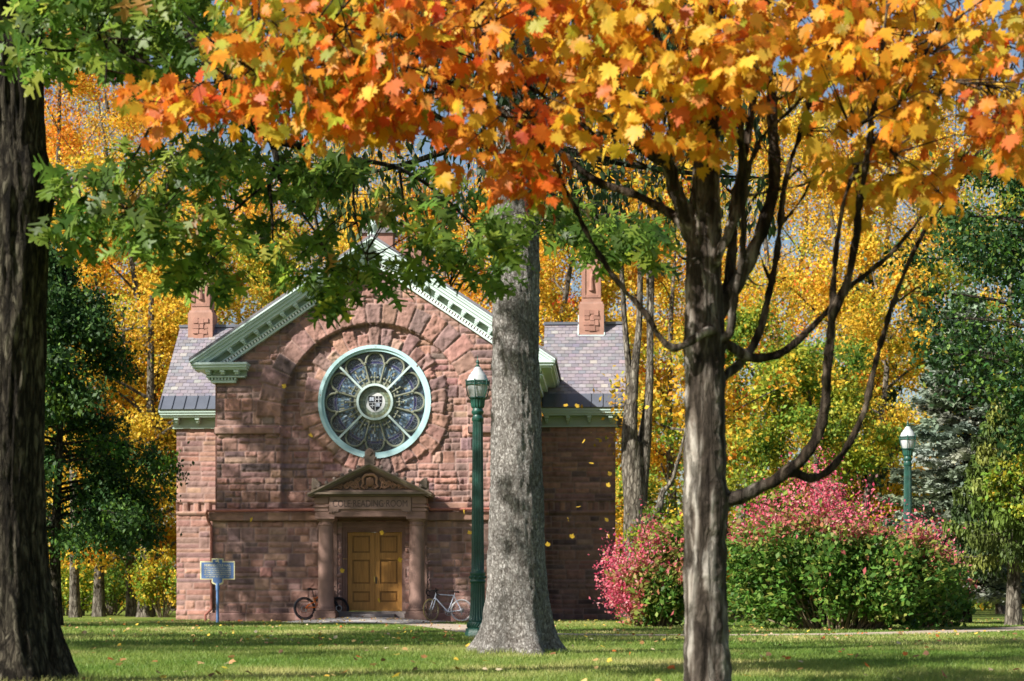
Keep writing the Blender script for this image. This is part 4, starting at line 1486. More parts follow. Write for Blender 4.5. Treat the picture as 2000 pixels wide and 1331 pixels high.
def crank(parent, c, rr, a, col):
    m = MB(); m.col = col
    n = 24
    pts = [c + Vector((rr * math.cos(2 * PI * q / n), -0.045, rr * math.sin(2 * PI * q / n))) for q in range(n + 1)]
    m.tube(pts, 0.008, 5, cap=False)
    for q in range(5):
        b = 2 * PI * q / 5
        m.tube([c + Vector((0, -0.045, 0)), c + Vector((rr * math.cos(b), -0.045, rr * math.sin(b)))], 0.01, 5)
    for s_ in (1, -1):
        e = c + Vector((s_ * 0.17 * math.cos(a), -s_ * 0.07, s_ * 0.17 * math.sin(a)))
        m.tube([c + Vector((0, -s_ * 0.06, 0)), e], 0.013, 6)
        m.obox(e + Vector((-0.045, -s_ * 0.05 - 0.04, -0.01)), (0.09, 0, 0), (0, 0.08, 0), (0, 0, 0.022), (0.03, 0.03, 0.03))
    m.build('crankset', M['chrome'], parent)
    return m
def mtb():
    root = empty('mountain_bicycle', (0, 0, 0))
    O_ = (0.62, 0.15, 0.02)
    K = (0.02, 0.022, 0.028)
    r = 0.365
    rw, fw = Vector((0, 0, r)), Vector((1.12, 0, r))
    wheel(root, 'rear_wheel', rw, r, 0.028, K, (0.04, 0.04, 0.05))
    wheel(root, 'front_wheel', fw, r, 0.028, K, (0.04, 0.04, 0.05))
    bb, st, ht, hb = Vector((0.43, 0, 0.35)), Vector((0.33, 0, 0.66)), Vector((0.88, 0, 0.92)), Vector((0.915, 0, 0.80))
    f = MB(); f.col = O_
    f.tube([st, ht], 0.027, 10)
    f.tube([bb, hb], 0.03, 10)
    f.tube([ht + (ht - hb) * 0.2, hb - (ht - hb) * 0.2], 0.032, 10)
    f.tube([st + Vector((-0.02, 0, 0.06)), bb + Vector((-0.03, 0, 0.1))], 0.024, 8)
    for s_ in (-1, 1):
        f.tube([Vector((0.32, s_ * 0.035, 0.57)), Vector((0.15, s_ * 0.06, 0.49)), Vector((0.01, s_ * 0.065, r + 0.02))], 0.017, 8)
        f.tube([Vector((0.37, s_ * 0.05, 0.40)), Vector((0.0, s_ * 0.065, r))], 0.014, 8)
    f.tube([bb + Vector((0.0, 0, 0.2)), bb + Vector((0.06, 0, 0.1)), bb], 0.022, 8)
    f.build('frame', M['bikepaint'], root, smooth=True)
    k = MB(); k.col = K
    k.tube([st, st + Vector((-0.06, 0, 0.3))], 0.015, 8)
    k.tube([st + Vector((0.02, 0, -0.07)), st + Vector((0.22, 0, 0.05))], 0.024, 8, (0.05, 0.05, 0.06))
    for s_ in (-1, 1):
        k.tube([ht + Vector((0.03, s_ * 0.06, -0.1)), fw + Vector((0, s_ * 0.065, 0))], 0.02, 8)
    k.tube([ht + Vector((0.03, -0.06, -0.1)), ht + Vector((0.03, 0.06, -0.1))], 0.025, 8)
    k.build('suspension_fork', M['rubber'], root, smooth=True)
    h = MB(); h.col = K
    h.tube([ht, ht + Vector((-0.02, 0, 0.07))], 0.02, 8)
    h.tube([ht + Vector((0.03, -0.34, 0.09)), ht + Vector((0.03, 0, 0.08)), ht + Vector((0.03, 0.34, 0.09))], 0.015, 8)
    h.build('handlebar', M['rubber'], root)
    saddle(root, Vector((0.26, 0, 0.98)), -0.05)
    crank(root, bb, 0.085, R(60), (0.5, 0.5, 0.52))
    d = MB(); d.col = (0.45, 0.46, 0.48)
    d.tube([fw + Vector((0.09 * math.cos(2 * PI * q / 20), -0.04, 0.09 * math.sin(2 * PI * q / 20))) for q in range(21)], 0.009, 5, cap=False)
    d.tube([rw + Vector((0.09 * math.cos(2 * PI * q / 20), 0.04, 0.09 * math.sin(2 * PI * q / 20))) for q in range(21)], 0.009, 5, cap=False)
    d.tube([rw + Vector((0, -0.05, 0)), rw + Vector((0.03, -0.05, -0.1))], 0.02, 6)
    d.tube([rw + Vector((0.03, -0.05, -0.13)), bb + Vector((0, -0.045, -0.085))], 0.006, 5)
    d.tube([rw + Vector((0.0, -0.05, 0.05)), bb + Vector((0, -0.045, 0.085))], 0.006, 5)
    d.build('drivetrain', M['chrome'], root)
    return root
def roadbike(fr_c, tyre_r, tyre_f, steer):
    root = empty('road_bicycle', (0, 0, 0))
    K = (0.012, 0.012, 0.014)
    r = 0.342
    rw, fw = Vector((0, 0, r)), Vector((1.0, 0, r))
    bb, st, ht, hb = Vector((0.42, 0, 0.29)), Vector((0.24, 0, 0.80)), Vector((0.80, 0, 0.86)), Vector((0.835, 0, 0.74))
    wheel(root, 'rear_wheel', rw, r, 0.015, tyre_r, (0.6, 0.6, 0.62))
    f = MB(); f.col = fr_c
    f.tube([st, ht + (hb - ht) * 0.2], 0.016, 10)
    f.tube([bb, hb], 0.018, 10)
    f.tube([st + (st - bb) * 0.06, bb], 0.016, 10)
    f.tube([ht, hb + (hb - ht) * 0.2], 0.02, 10)
    for s_ in (-1, 1):
        f.tube([st + Vector((0, s_ * 0.02, -0.02)), rw + Vector((0, s_ * 0.06, 0))], 0.01, 8)
        f.tube([bb + Vector((-0.02, s_ * 0.03, 0)), rw + Vector((0, s_ * 0.06, 0))], 0.011, 8)
    f.build('frame', M['bikepaint'], root, smooth=True)
    fk = empty('fork', hb); fk.parent = root
    fk.rotation_euler = (0, 0, steer)
    m = MB(); m.col = fr_c
    for s_ in (-1, 1):
        m.tube([Vector((0.02, 0, -0.03)), Vector((0.03, s_ * 0.05, -0.06)), Vector((0.12, s_ * 0.055, -0.3)), Vector((fw - hb)) + Vector((0, s_ * 0.055, 0))], 0.012, 8)
    m.build('fork_blades', M['bikepaint'], fk, smooth=True)
    # the steered wheel, fork blades and bars are children of one turning fork
    t = MB(); t.col = tyre_f
    c = fw - hb
    t.tube([c + Vector((0.327 * math.cos(2 * PI * q / 40), 0, 0.327 * math.sin(2 * PI * q / 40))) for q in range(41)], 0.015, 8, cap=False)
    t.build('front_tyre', M['rubber'], fk, smooth=True)
    t = MB(); t.col = (0.5, 0.45, 0.3)
    t.tube([c + Vector((0.303 * math.cos(2 * PI * q / 40), 0, 0.303 * math.sin(2 * PI * q / 40))) for q in range(41)], 0.009, 6, cap=False)
    for q in range(28):
        a = 2 * PI * q / 28
        t.tube([c + Vector((0, 0.025 if q % 2 else -0.025, 0)), c + Vector((0.3 * math.cos(a), 0, 0.3 * math.sin(a)))], 0.0022, 4)
    t.build('front_rim', M['chrome'], fk)
    h = MB(); h.col = (0.5, 0.5, 0.54)
    t0 = Vector((-0.035, 0, 0.14))
    h.tube([Vector((-0.03, 0, 0.1)), t0 + Vector((0, 0, 0.06)), t0 + Vector((0.09, 0, 0.07))], 0.014, 8)
    h.build('stem', M['chrome'], fk)
    h = MB(); h.col = K
    for s_ in (-1, 1):
        b0 = t0 + Vector((0.09, 0, 0.07))
        h.tube([b0, b0 + Vector((0, s_ * 0.2, 0)), b0 + Vector((0.06, s_ * 0.21, 0.0)), b0 + Vector((0.12, s_ * 0.21, -0.04)), b0 + Vector((0.09, s_ * 0.21, -0.13)), b0 + Vector((-0.03, s_ * 0.21, -0.15))], 0.017, 8)
        h.tube([b0 + Vector((0.1, s_ * 0.21, 0.02)), b0 + Vector((0.13, s_ * 0.21, 0.05)), b0 + Vector((0.14, s_ * 0.21, -0.08))], 0.012, 6)
    h.build('handlebar', M['rubber'], fk, smooth=True)
    m = MB(); m.col = (0.5, 0.5, 0.54)
    m.tube([st, st + Vector((-0.025, 0, 0.08))], 0.013, 8)
    m.build('seat_post', M['chrome'], root)
    saddle(root, Vector((0.215, 0, 0.91)), 0.0)
    crank(root, bb, 0.1, R(205), (0.42, 0.45, 0.5))
    d = MB(); d.col = (0.3, 0.32, 0.35)
    for rr2 in (0.03, 0.045, 0.06):
        d.tube([rw + Vector((rr2 * math.cos(2 * PI * q / 16), -0.05, rr2 * math.sin(2 * PI * q / 16))) for q in range(17)], 0.006, 5, cap=False)
    d.tube([rw + Vector((0.02, -0.055, -0.03)), rw + Vector((0.0, -0.055, -0.14))], 0.014, 6)
    d.tube([rw + Vector((0, -0.05, -0.15)), bb + Vector((0, -0.045, -0.1))], 0.005, 5)
    d.build('drivetrain', M['chrome'], root)
    return root
bk = mtb()
w0 = P(596, 1190, 59.3)
bk.location = (w0.x, 59.3, 0.06)
bk.rotation_euler = (R(-7), 0, R(26))
tag(bk, 'orange mountain bicycle with black tyres leaning behind the left porch column', 'bicycle')
rb_ = roadbike((0.5, 0.54, 0.64), (0.55, 0.54, 0.55), (0.36, 0.26, 0.1), R(55))
w0 = P(901, 1190, 58.6)
rb_.location = (w0.x, 58.6, 0.03)
rb_.rotation_euler = (R(6), 0, PI - R(8))
tag(rb_, 'silver road bicycle with drop bars leaning right of the porch', 'bicycle')

# ------------------------------------------------------------------ vegetation helpers
def tube_np(pts, radii, seg, disp=None, cap=True):
    """fine tube; disp(theta, s, p) adds to the radius"""
    pts = np.asarray(pts, float)
    n = len(pts)
    tan = np.gradient(pts, axis=0)
    tan = unit(tan)
    ref = np.array((1.0, 0, 0))
    nx = unit(ref[None] - tan * (tan @ ref)[:, None])
    ny = np.cross(tan, nx)
    th = np.linspace(0, 2 * PI, seg, endpoint=False)
    rad = np.asarray(radii)[:, None] * np.ones((1, seg))
    if disp is not None:
        TH, SS = np.meshgrid(th, np.arange(n))
        rad = rad + disp(TH, pts[:, 2][:, None] * np.ones((1, seg)), rad)
    V = pts[:, None] + rad[..., None] * (np.cos(th)[None, :, None] * nx[:, None] + np.sin(th)[None, :, None] * ny[:, None])
    idx = np.arange(n * seg).reshape(n, seg)
    r = np.roll(idx, -1, 1)
    q = np.stack([idx[:-1], r[:-1], r[1:], idx[1:]], -1).reshape(-1, 4)
    return V.reshape(-1, 3), q
def interp_path(keys, n):
    """keys rows: any columns, first column is the parameter"""
    k = np.array(keys, float)
    t = np.linspace(k[0, 0], k[-1, 0], n)
    return [np.interp(t, k[:, 0], k[:, j]) for j in range(k.shape[1])]

def smooth_pts(pts, k=6):
    return smooth_path([tuple(p) for p in pts], k)
class Wood:
    """collects limbs; remembers points where leaves may hang"""
    def __init__(s):
        s.mb = MB()
        s.nodes = []
    def limb(s, pts, r0, r1, seg=8, k=4, power=1.0, flare=0.0):
        p = smooth_pts(pts, k) if len(pts) > 2 else [Vector(q) for q in pts]
        n = len(p)
        rad = [r0 + (r1 - r0) * (i / (n - 1)) ** power + flare * math.exp(-i / max(n - 1, 1) * 9) for i in range(n)]
        s.mb.tube(p, rad, seg, (1, 1, 1))
        s.nodes += [tuple(q) for q in p]
        return p

def grow(rng, base, h, r, z0, tr, nl=14, nsub=4, stems=None, profile=None, rise=(0.25, 0.8), top=0.9, spread_el=0.7, wig=0.5):
    """broadleaf skeleton: returns wood, clump centres"""
    w = Wood()
    cl = []
    b = np.array(base, float)
    def stem(pts, r0, r1, n_l, zlo):
        p = w.limb(pts, r0, r1, 9, 4, flare=0.35 * r0)
        pa = np.array([tuple(q) for q in p])
        az = rng.uniform(0, 2 * PI)
        for i in range(n_l):
            t = (i + rng.uniform(0.1, 0.9)) / n_l
            z = zlo + (b[2] + h * top - zlo) * t
            j = int(np.argmin(np.abs(pa[:, 2] - z)))
            az += 2.4 + rng.uniform(-0.5, 0.5)
            prof = profile(t) if profile else math.sqrt(max(0.05, 1 - (1.7 * t - 0.7) ** 2 * 0.95)) if t > 0.3 else 0.75 + 0.8 * t
            L = r * prof * rng.uniform(0.7, 1.1)
            el = rng.uniform(*rise) * (0.5 + spread_el * t)
            d = np.array((math.cos(az) * math.cos(el), math.sin(az) * math.cos(el), math.sin(el)))
            s_ = pa[j]
            rr = max(0.02, (r0 * (1 - t) + r1 * t) * 0.45)
            q = [s_]
            for m_ in (0.3, 0.65, 1.0):
                q.append(s_ + d * L * m_ + np.array((0, 0, 0.12 * L * m_ ** 2)) + rng.normal(0, 0.06 * L, 3) * m_)
            lp_ = w.limb(q, rr, 0.012, 6, 3)
            la = np.array([tuple(x) for x in lp_])
            for f in (0.45, 0.72, 1.0):
                cl.append(la[int(f * (len(la) - 1))])
            for k in range(nsub):
                f = rng.uniform(0.3, 0.95)
                s2 = la[int(f * (len(la) - 1))]
                d2 = unit((d + rng.normal(0, 0.75, 3))[None])[0]
                L2 = L * rng.uniform(0.25, 0.45)
                e = s2 + d2 * L2 + np.array((0, 0, 0.05 * L2))
                w.limb([s2, 0.5 * (s2 + e) + rng.normal(0, 0.05 * L2, 3), e], rr * 0.4, 0.008, 5, 3)
                cl.append(e)
                cl.append(0.5 * (s2 + e))
    if stems is None:
        pts = [b + np.array((rng.normal(0, wig) * (t > 0), rng.normal(0, wig) * (t > 0), h * t)) for t in (0, 0.2, 0.45, 0.7, top)]
        stem(pts, tr, tr * 0.18, nl, b[2] + z0)
    else:
        zf, st_ = stems
        w.limb([b, b + np.array((0, 0, zf * 0.5)), b + np.array((0, 0, zf * 0.85)), b + np.array((0, 0, zf * 1.15))], tr, tr * 0.55, 14, 5, power=2.5, flare=0.3 * tr)
        for (dx, dy, hh, rr) in st_:
            s0 = b + np.array((dx * 0.12, dy * 0.12, zf * 0.62))
            pts = [s0, s0 + np.array((dx * 0.38, dy * 0.25, (hh - zf) * 0.18)), s0 + np.array((dx * 0.6, dy * 0.6, (hh - zf) * 0.5)), s0 + np.array((dx, dy, hh - zf))]
            pts = [pts[0]] + [p + np.array((rng.normal(0, 0.16), rng.normal(0, 0.16), 0)) for p in pts[1:]]
            pts.insert(2, 0.5 * (pts[1] + pts[2]) + np.array((rng.normal(0, 0.2), rng.normal(0, 0.2), 0)))
            stem(pts, rr, rr * 0.25, max(3, nl // len(st_)), b[2] + z0)
    return w, np.array(cl)

def clump_leaves(rng, cl, n, cr, size, pal, flat=0.75, jit=0.14, mix=0.65, size_var=0.3, droop=0.3):
    """n leaves shared between clumps of radius cr; each clump leans towards one colour"""
    k = len(cl)
    own = rng.integers(0, k, n)
    sc = cr * rng.uniform(0.6, 1.25, k)
    d = rng.normal(0, 0.55, (n, 3))
    d[:, 2] *= flat
    pos = cl[own] + d * sc[own][:, None]
    tip = rng.normal(0, 1, (n, 3)) + np.array((0, 0, -droop))
    nrm = rng.normal(0, 0.7, (n, 3)) + np.array((0, 0, 0.7)) + 0.5 * d
    cc = pick_cols(rng, pal, k, 0.1)
    own_c = cc[own]
    ind = pick_cols(rng, pal, n, jit)
    u = (rng.random(n) < mix)[:, None]
    col = np.where(u, own_c * (1 + jit * rng.standard_normal((n, 1))), ind)
    s = size * (1 + size_var * rng.uniform(-1, 1, n))
    return pos, tip, nrm, s, np.clip(col, 0.004, 0.9)

# ------------------------------------------------------------------ woodland behind the hall
PAL_Y = [(6, YEL), (2.5, GOLD), (1.8, YGR), (0.6, ORA)]
PAL_YO = [(3.5, GOLD), (5.5, YEL), (1.1, ORA), (0.25, DORA), (2, YGR)]
PAL_O = [(2.6, ORA), (4, GOLD), (0.6, DORA), (0.3, RED), (2, YEL)]
PAL_YG = [(4, YGR), (3, YEL), (2, LGR), (1, GOLD)]
PAL_G = [(3, LGR), (3, YGR), (1, MGR), (0.8, YEL)]
def broadleaf(name, label, px, Y, h, r, z0, tr, pal, n, size, seed, group=None, stems=None, mat=None, bark=None, cr=None, nl=14, nsub=4, tmpl=KITE, cat='tree', **kw):
    rng = np.random.default_rng(seed)
    t = empty(name, (0, 0, 0))
    b = P(px, 1174, Y)
    t.location = (b.x, Y, 0)
    w, cl = grow(rng, (0, 0, -0.1), h, r, z0, tr, nl, nsub, stems, **kw)
    w.mb.build('trunk', bark or M['bark_far'], t, smooth=True)
    pos, tip, nrm, s, col = clump_leaves(rng, cl, n, cr or r * 0.17, size, pal)
    leaf_mesh('crown', tmpl, pos, tip, nrm, s, col, mat or M['farleaf'], t)
    tag(t, label, cat, group)
    return t
G_W = 'autumn trees of the wood behind the hall'
BG = [
    (95, 92, 31, 6.5, 3.5, .3, PAL_O, 'orange leaved tree far left behind the dark green tree, seen beside the big oak trunk'),
    (150, 84, 19, 5.0, 2.5, .25, PAL_YO, 'golden orange tree low behind the dark green tree left of the hall'),
    (215, 104, 32, 6.5, 5, .3, PAL_YO, 'tall gold and orange tree behind the oak foliage in the upper left'),
    (285, 82, 20, 5.5, 2.5, .32, PAL_Y, 'bright yellow tree just left of the slate roofed left wing'),
    (385, 98, 25, 6.5, 4, .3, PAL_YO, 'golden tree rising behind the left chimney'),
    (500, 90, 19, 5.8, 4, .3, PAL_YG, 'yellow green tree above the left slope of the gable'),
    (610, 108, 27, 6.5, 6, .32, PAL_Y, 'yellow tree behind the gable left of its peak'),
    (760, 112, 26, 6.5, 6, .32, PAL_O, 'pinkish orange tree behind the peak of the gable'),
    (900, 98, 24, 6.0, 5, .3, PAL_O, 'orange tree behind the right slope of the gable'),
    (1010, 105, 27, 6.5, 5, .3, PAL_YO, 'gold tree hidden behind the grey trunk'),
    (1095, 86, 21, 5.2, 4, .3, PAL_YO, 'golden tree behind the right wing roof between trunk and chimney'),
    (1175, 100, 26, 6.0, 5, .3, PAL_Y, 'yellow tree rising behind the right chimney'),
    (1330, 92, 20, 5.5, 3.5, .3, PAL_YO, 'gold tree directly behind the maple trunk'),
    (1440, 80, 13, 5.0, 1.0, .22, PAL_G, 'yellow green leafy tree low behind the shrubs, right of the maple trunk'),
    (1500, 100, 29, 6.5, 3.5, .3, PAL_YO, 'golden orange tree between the maple trunk and its long right branch'),
    (1590, 76, 10.5, 4.0, 1.0, .2, PAL_G, 'green and yellow tree just above the pink shrub tops'),
    (1620, 90, 24, 6.0, 3, .3, PAL_YO, 'orange gold tree behind the curved maple branches'),
    (1720, 82, 17, 4.6, 2.5, .26, PAL_Y, 'yellow tree left of the blue spruce'),
    (1800, 104, 31, 6.5, 5, .3, PAL_YO, 'tall gold tree behind the dark green tree at right'),
    (1960, 96, 25, 6.5, 4, .3, PAL_YG, 'yellow green tree at the far right edge behind the dark green tree'),
    (1250, 115, 28, 7.0, 5, .32, PAL_YO, 'tallest gold tree behind the several stemmed tree'),
    (450, 118, 29, 7.0, 6, .32, PAL_O, 'tall orange tree in the gap left of the spruce boughs'),
    (160, 124, 38, 7.5, 8, .34, PAL_Y, 'farthest tall yellow tree seen through the gap beside the oak trunk'),
    (340, 130, 38, 7.5, 8, .34, PAL_YO, 'farthest tall gold tree above the left chimney'),
    (690, 132, 38, 7.5, 8, .34, PAL_Y, 'farthest tall yellow tree straight behind the gable peak'),
    (1400, 126, 38, 7.5, 8, .34, PAL_YO, 'farthest tall gold tree in the gap right of the maple bole'),
    (1560, 130, 38, 7.5, 8, .34, PAL_Y, 'farthest tall yellow tree between the upright maple limbs'),
    (1720, 128, 38, 7.5, 8, .34, PAL_YO, 'farthest tall gold tree behind the crossing right maple branches'),
]
for i, (px, Y, h, r, z0, tr, pal, lab) in enumerate(BG):
    broadleaf('autumn_tree', lab, px, Y, h, r, z0, tr, pal, 26000, 0.175, 100 + i, G_W)
# several-stemmed tree right of the hall
sx = 1 / 53.0
broadleaf('multi_stem_tree', 'grey barked tree forking into several stems right of the hall', 1240, 61.3, 22, 4.2, 11.5, 0.40, PAL_YO, 12000, 0.19, 150, None,
          (5.1, [(-0.55, 0.1, 19, .2), (0.05, -0.15, 20, .22), (0.75, 0.2, 19, .21), (0.35, 0.5, 17, .15), (1.75, -0.2, 8.2, .15)]), nl=20, cr=0.75)
# far-off wood closing the view below the crowns
rng = np.random.default_rng(9)
n = 60000
x = rng.uniform(-60, 60, n); y = rng.uniform(120, 150, n)
z = np.abs(rng.normal(0, 1, n)) * 4.5 * (0.6 + 0.8 * vnoise(np.stack([x * 0.15, y * 0.1, 0 * x], 1), 4))
pos = np.stack([x, y, z + 0.2], 1)
far = leaf_mesh('far_wood', KITE, pos, rng.normal(0, 1, (n, 3)), rng.normal(0, 1, (n, 3)), rng.uniform(0.35, 0.7, n), pick_cols(rng, [(2, YGR), (2, LGR), (2, GOLD), (1, ORA), (2, MGR)], n), M['farleaf'], None)
far['kind'] = 'stuff'
far['label'] = 'far green and gold woodland showing between the trunks'

# bare trunks seen left of the hall
def bare_trunk(px, Y, w_px, label, seed, lean=0.0, h=13):
    rng = np.random.default_rng(seed)
    t = empty('forest_tree', (P(px, 0, Y).x, Y, 0))
    w = Wood()
    r = w_px / 2 * Y / F
    pts = [(0, 0, -0.1), (lean * 0.2, 0, 2), (lean * 0.5, 0.1, 5), (lean, 0.1, 9), (lean * 1.3, 0, h)]
    w.limb(pts, r, r * 0.4, 12, 6, flare=r * 0.45)
    cl = []
    for k in range(15):
        a = rng.uniform(0, 2 * PI); zz = rng.uniform(1.9, h - 1)
        e = np.array((math.cos(a) * 3, math.sin(a) * 3, zz + rng.uniform(0.3, 2)))
        w.limb([(lean * zz / 9, 0, zz), tuple(e * 0.5 + np.array((0, 0, zz * 0.5 + 0.2))), tuple(e)], r * 0.3, 0.02, 6, 3)
        cl += [e, e * 0.8 + np.array((0, 0, zz * 0.2))]
    w.mb.build('trunk', M['bark_far'], t, smooth=True)
    pos, tip, nrm, s, col = clump_leaves(rng, np.array(cl), 11000, 0.95, 0.17, PAL_Y)
    leaf_mesh('crown', KITE, pos, tip, nrm, s, col, M['farleaf'], t)
    tag(t, label, 'tree', 'bare lower trunks left of the hall')
bare_trunk(283, 77, 27, 'thick pale grey trunk nearest the left wing of the hall', 201, 0.2)
bare_trunk(257, 80, 19, 'slimmer grey trunk close beside the thick pale trunk', 202, -0.3)
bare_trunk(193, 79, 22, 'dark trunk midway between oak and hall', 203, 0.1)
bare_trunk(147, 76, 20, 'pale trunk next to the straight dark trunk at left', 204, -0.2)
# yellow-green undergrowth beside the left wing
def bush(name, label, px, Y, w_, h_, pal, n, size, seed, cat='shrub', mat=None, z_mid=0.5, hang=0.0, group=None):
    rng = np.random.default_rng(seed)
    t = empty(name, (P(px, 0, Y).x, Y, 0))
    wd = Wood()
    cl = []
    for k in range(26):
        a = rng.uniform(0, 2 * PI); q = math.sqrt(rng.random())
        e = np.array((w_ * q * math.cos(a), w_ * 0.7 * q * math.sin(a), h_ * (1 - 0.55 * q * q) * rng.uniform(0.6, 1.05)))
        wd.limb([(e[0] * 0.1, e[1] * 0.1, -0.05), tuple(e * np.array((0.45, 0.45, 0.5))), tuple(e)], 0.03, 0.006, 5, 3)
        for f in (0.5, 0.7, 0.85, 1.0):
            cl.append(e * np.array((0.2 + 0.8 * f, 0.2 + 0.8 * f, f)))
    wd.mb.col = (0.2, 0.16, 0.12)
    wd.mb.c = [(0.2, 0.16, 0.12)] * len(wd.mb.v)
    wd.mb.build('stems', M['twig'], t)
    pos, tip, nrm, s, col = clump_leaves(rng, np.array(cl), n, 0.22 * w_, size, pal)
    k = pos[:, 2] > 0.03
    leaf_mesh('foliage', KITE, pos[k], tip[k], nrm[k], s[k], col[k], mat or M['farleaf'], t)
    tag(t, label, cat, group)
    return t
bush('undergrowth_bush', 'small yellow bush growing beside the left end of the hall', 318, 76, 1.4, 3.0, PAL_YG, 4500, 0.14, 211)
bush('undergrowth_bush', 'dark green bush under the dark tree behind the pale trunks', 215, 88, 3.6, 3.0, [(3, MGR), (2, LGR), (1, YGR)], 8000, 0.15, 212)
bush('undergrowth_bush', 'green and yellow bush low beside the straight dark trunk', 128, 84, 2.6, 3.2, PAL_G, 6000, 0.15, 213)
bush('undergrowth_bush', 'pale green bush behind the pink shrub beside the maple trunk', 1300, 60, 1.6, 4.0, PAL_G, 6000, 0.15, 214)

# dark green tree left of the hall
PAL_DK = [(5, DGR), (3, (0.045, 0.095, 0.022)), (1.5, MGR), (0.4, LGR)]
rng = np.random.default_rng(300)
dk = empty('dark_green_tree', (P(108, 0, 49).x, 49, 0))
tag(dk, 'dark green broadleaf tree with low hanging crown left of the hall', 'tree')
w = Wood()
w.limb([(0, 0, -0.1), (0.0, 0, 2), (0.1, 0, 4.5), (0.2, 0, 7.5), (0.3, 0, 9.6)], 0.15, 0.03, 10, 6, flare=0.1)
cl, tipd = [], []
for k in range(70):
    z = 1.9 + 7.5 * (k + rng.random()) / 70
    a = rng.uniform(0, 2 * PI)
    prof = np.interp(z, [1.5, 2.5, 4.5, 6, 7.5, 9.6], [2.3, 3.0, 2.8, 2.2, 1.6, 0.4])
    L = prof * rng.uniform(0.65, 1.1) * (0.95 if math.cos(a) > 0 else 0.95)
    e = np.array((L * math.cos(a), L * math.sin(a), z - 0.05 * L * L + rng.uniform(-0.1, 0.4)))
    s0 = np.array((0.02 * z, 0, z))
    w.limb([s0, 0.5 * (s0 + e) + np.array((0, 0, 0.25)), e], 0.045, 0.008, 5, 3)
    for f in (0.4, 0.6, 0.8, 0.95, 1.05):
        cl.append(s0 + (e - s0) * f + np.array((0, 0, 0.25 * math.sin(PI * min(f, 1)) - 0.1)))
w.mb.build('trunk', M['bark_oak'], dk, smooth=True)
pos, tip, nrm, s, col = clump_leaves(rng, np.array(cl), 60000, 0.5, 0.125, PAL_DK, droop=0.9)
leaf_mesh('crown', KITE, pos, tip, nrm, s, col, M['evergreen'], dk)

# ------------------------------------------------------------------ right side: dark tree, spruces
PAL_R = [(5, (0.022, 0.062, 0.016)), (3, (0.035, 0.085, 0.02)), (1.5, MGR), (0.7, (0.14, 0.2, 0.03)), (0.3, (0.3, 0.28, 0.04))]
rng = np.random.default_rng(310)
rt = empty('dark_oak_tree', (P(2090, 0, 46).x, 46, 0))
tag(rt, 'dense dark green tree filling the right edge above the spruces', 'tree')
w = Wood()
w.limb([(0, 0, -0.1), (0, 0, 3), (-0.1, 0, 7), (0, 0, 11)], 0.28, 0.08, 10, 6, flare=0.15)
cl = []
for k in range(90):
    z = 4.4 + 7.8 * rng.random()
    a = rng.uniform(0, 2 * PI)
    prof = np.interp(z, [4.2, 5.2, 6.5, 8.5, 10.5, 12.2], [1.6, 2.4, 3.3, 3.8, 3.2, 1.2])
    L = prof * rng.uniform(0.7, 1.08)
    e = np.array((L * math.cos(a), L * math.sin(a), z + 0.1 * L))
    s0 = np.array((0, 0, z - 0.4))
    w.limb([s0, 0.5 * (s0 + e) + np.array((0, 0, 0.2)), e], 0.07, 0.01, 5, 3)
    for f in (0.5, 0.75, 0.92, 1.04):
        cl.append(s0 + (e - s0) * f)
w.mb.build('trunk', M['bark_oak'], rt, smooth=True)
pos, tip, nrm, s, col = clump_leaves(rng, np.array(cl), 36000, 0.6, 0.145, PAL_R, droop=0.6)
leaf_mesh('crown', KITE, pos, tip, nrm, s, col, M['evergreen'], rt)

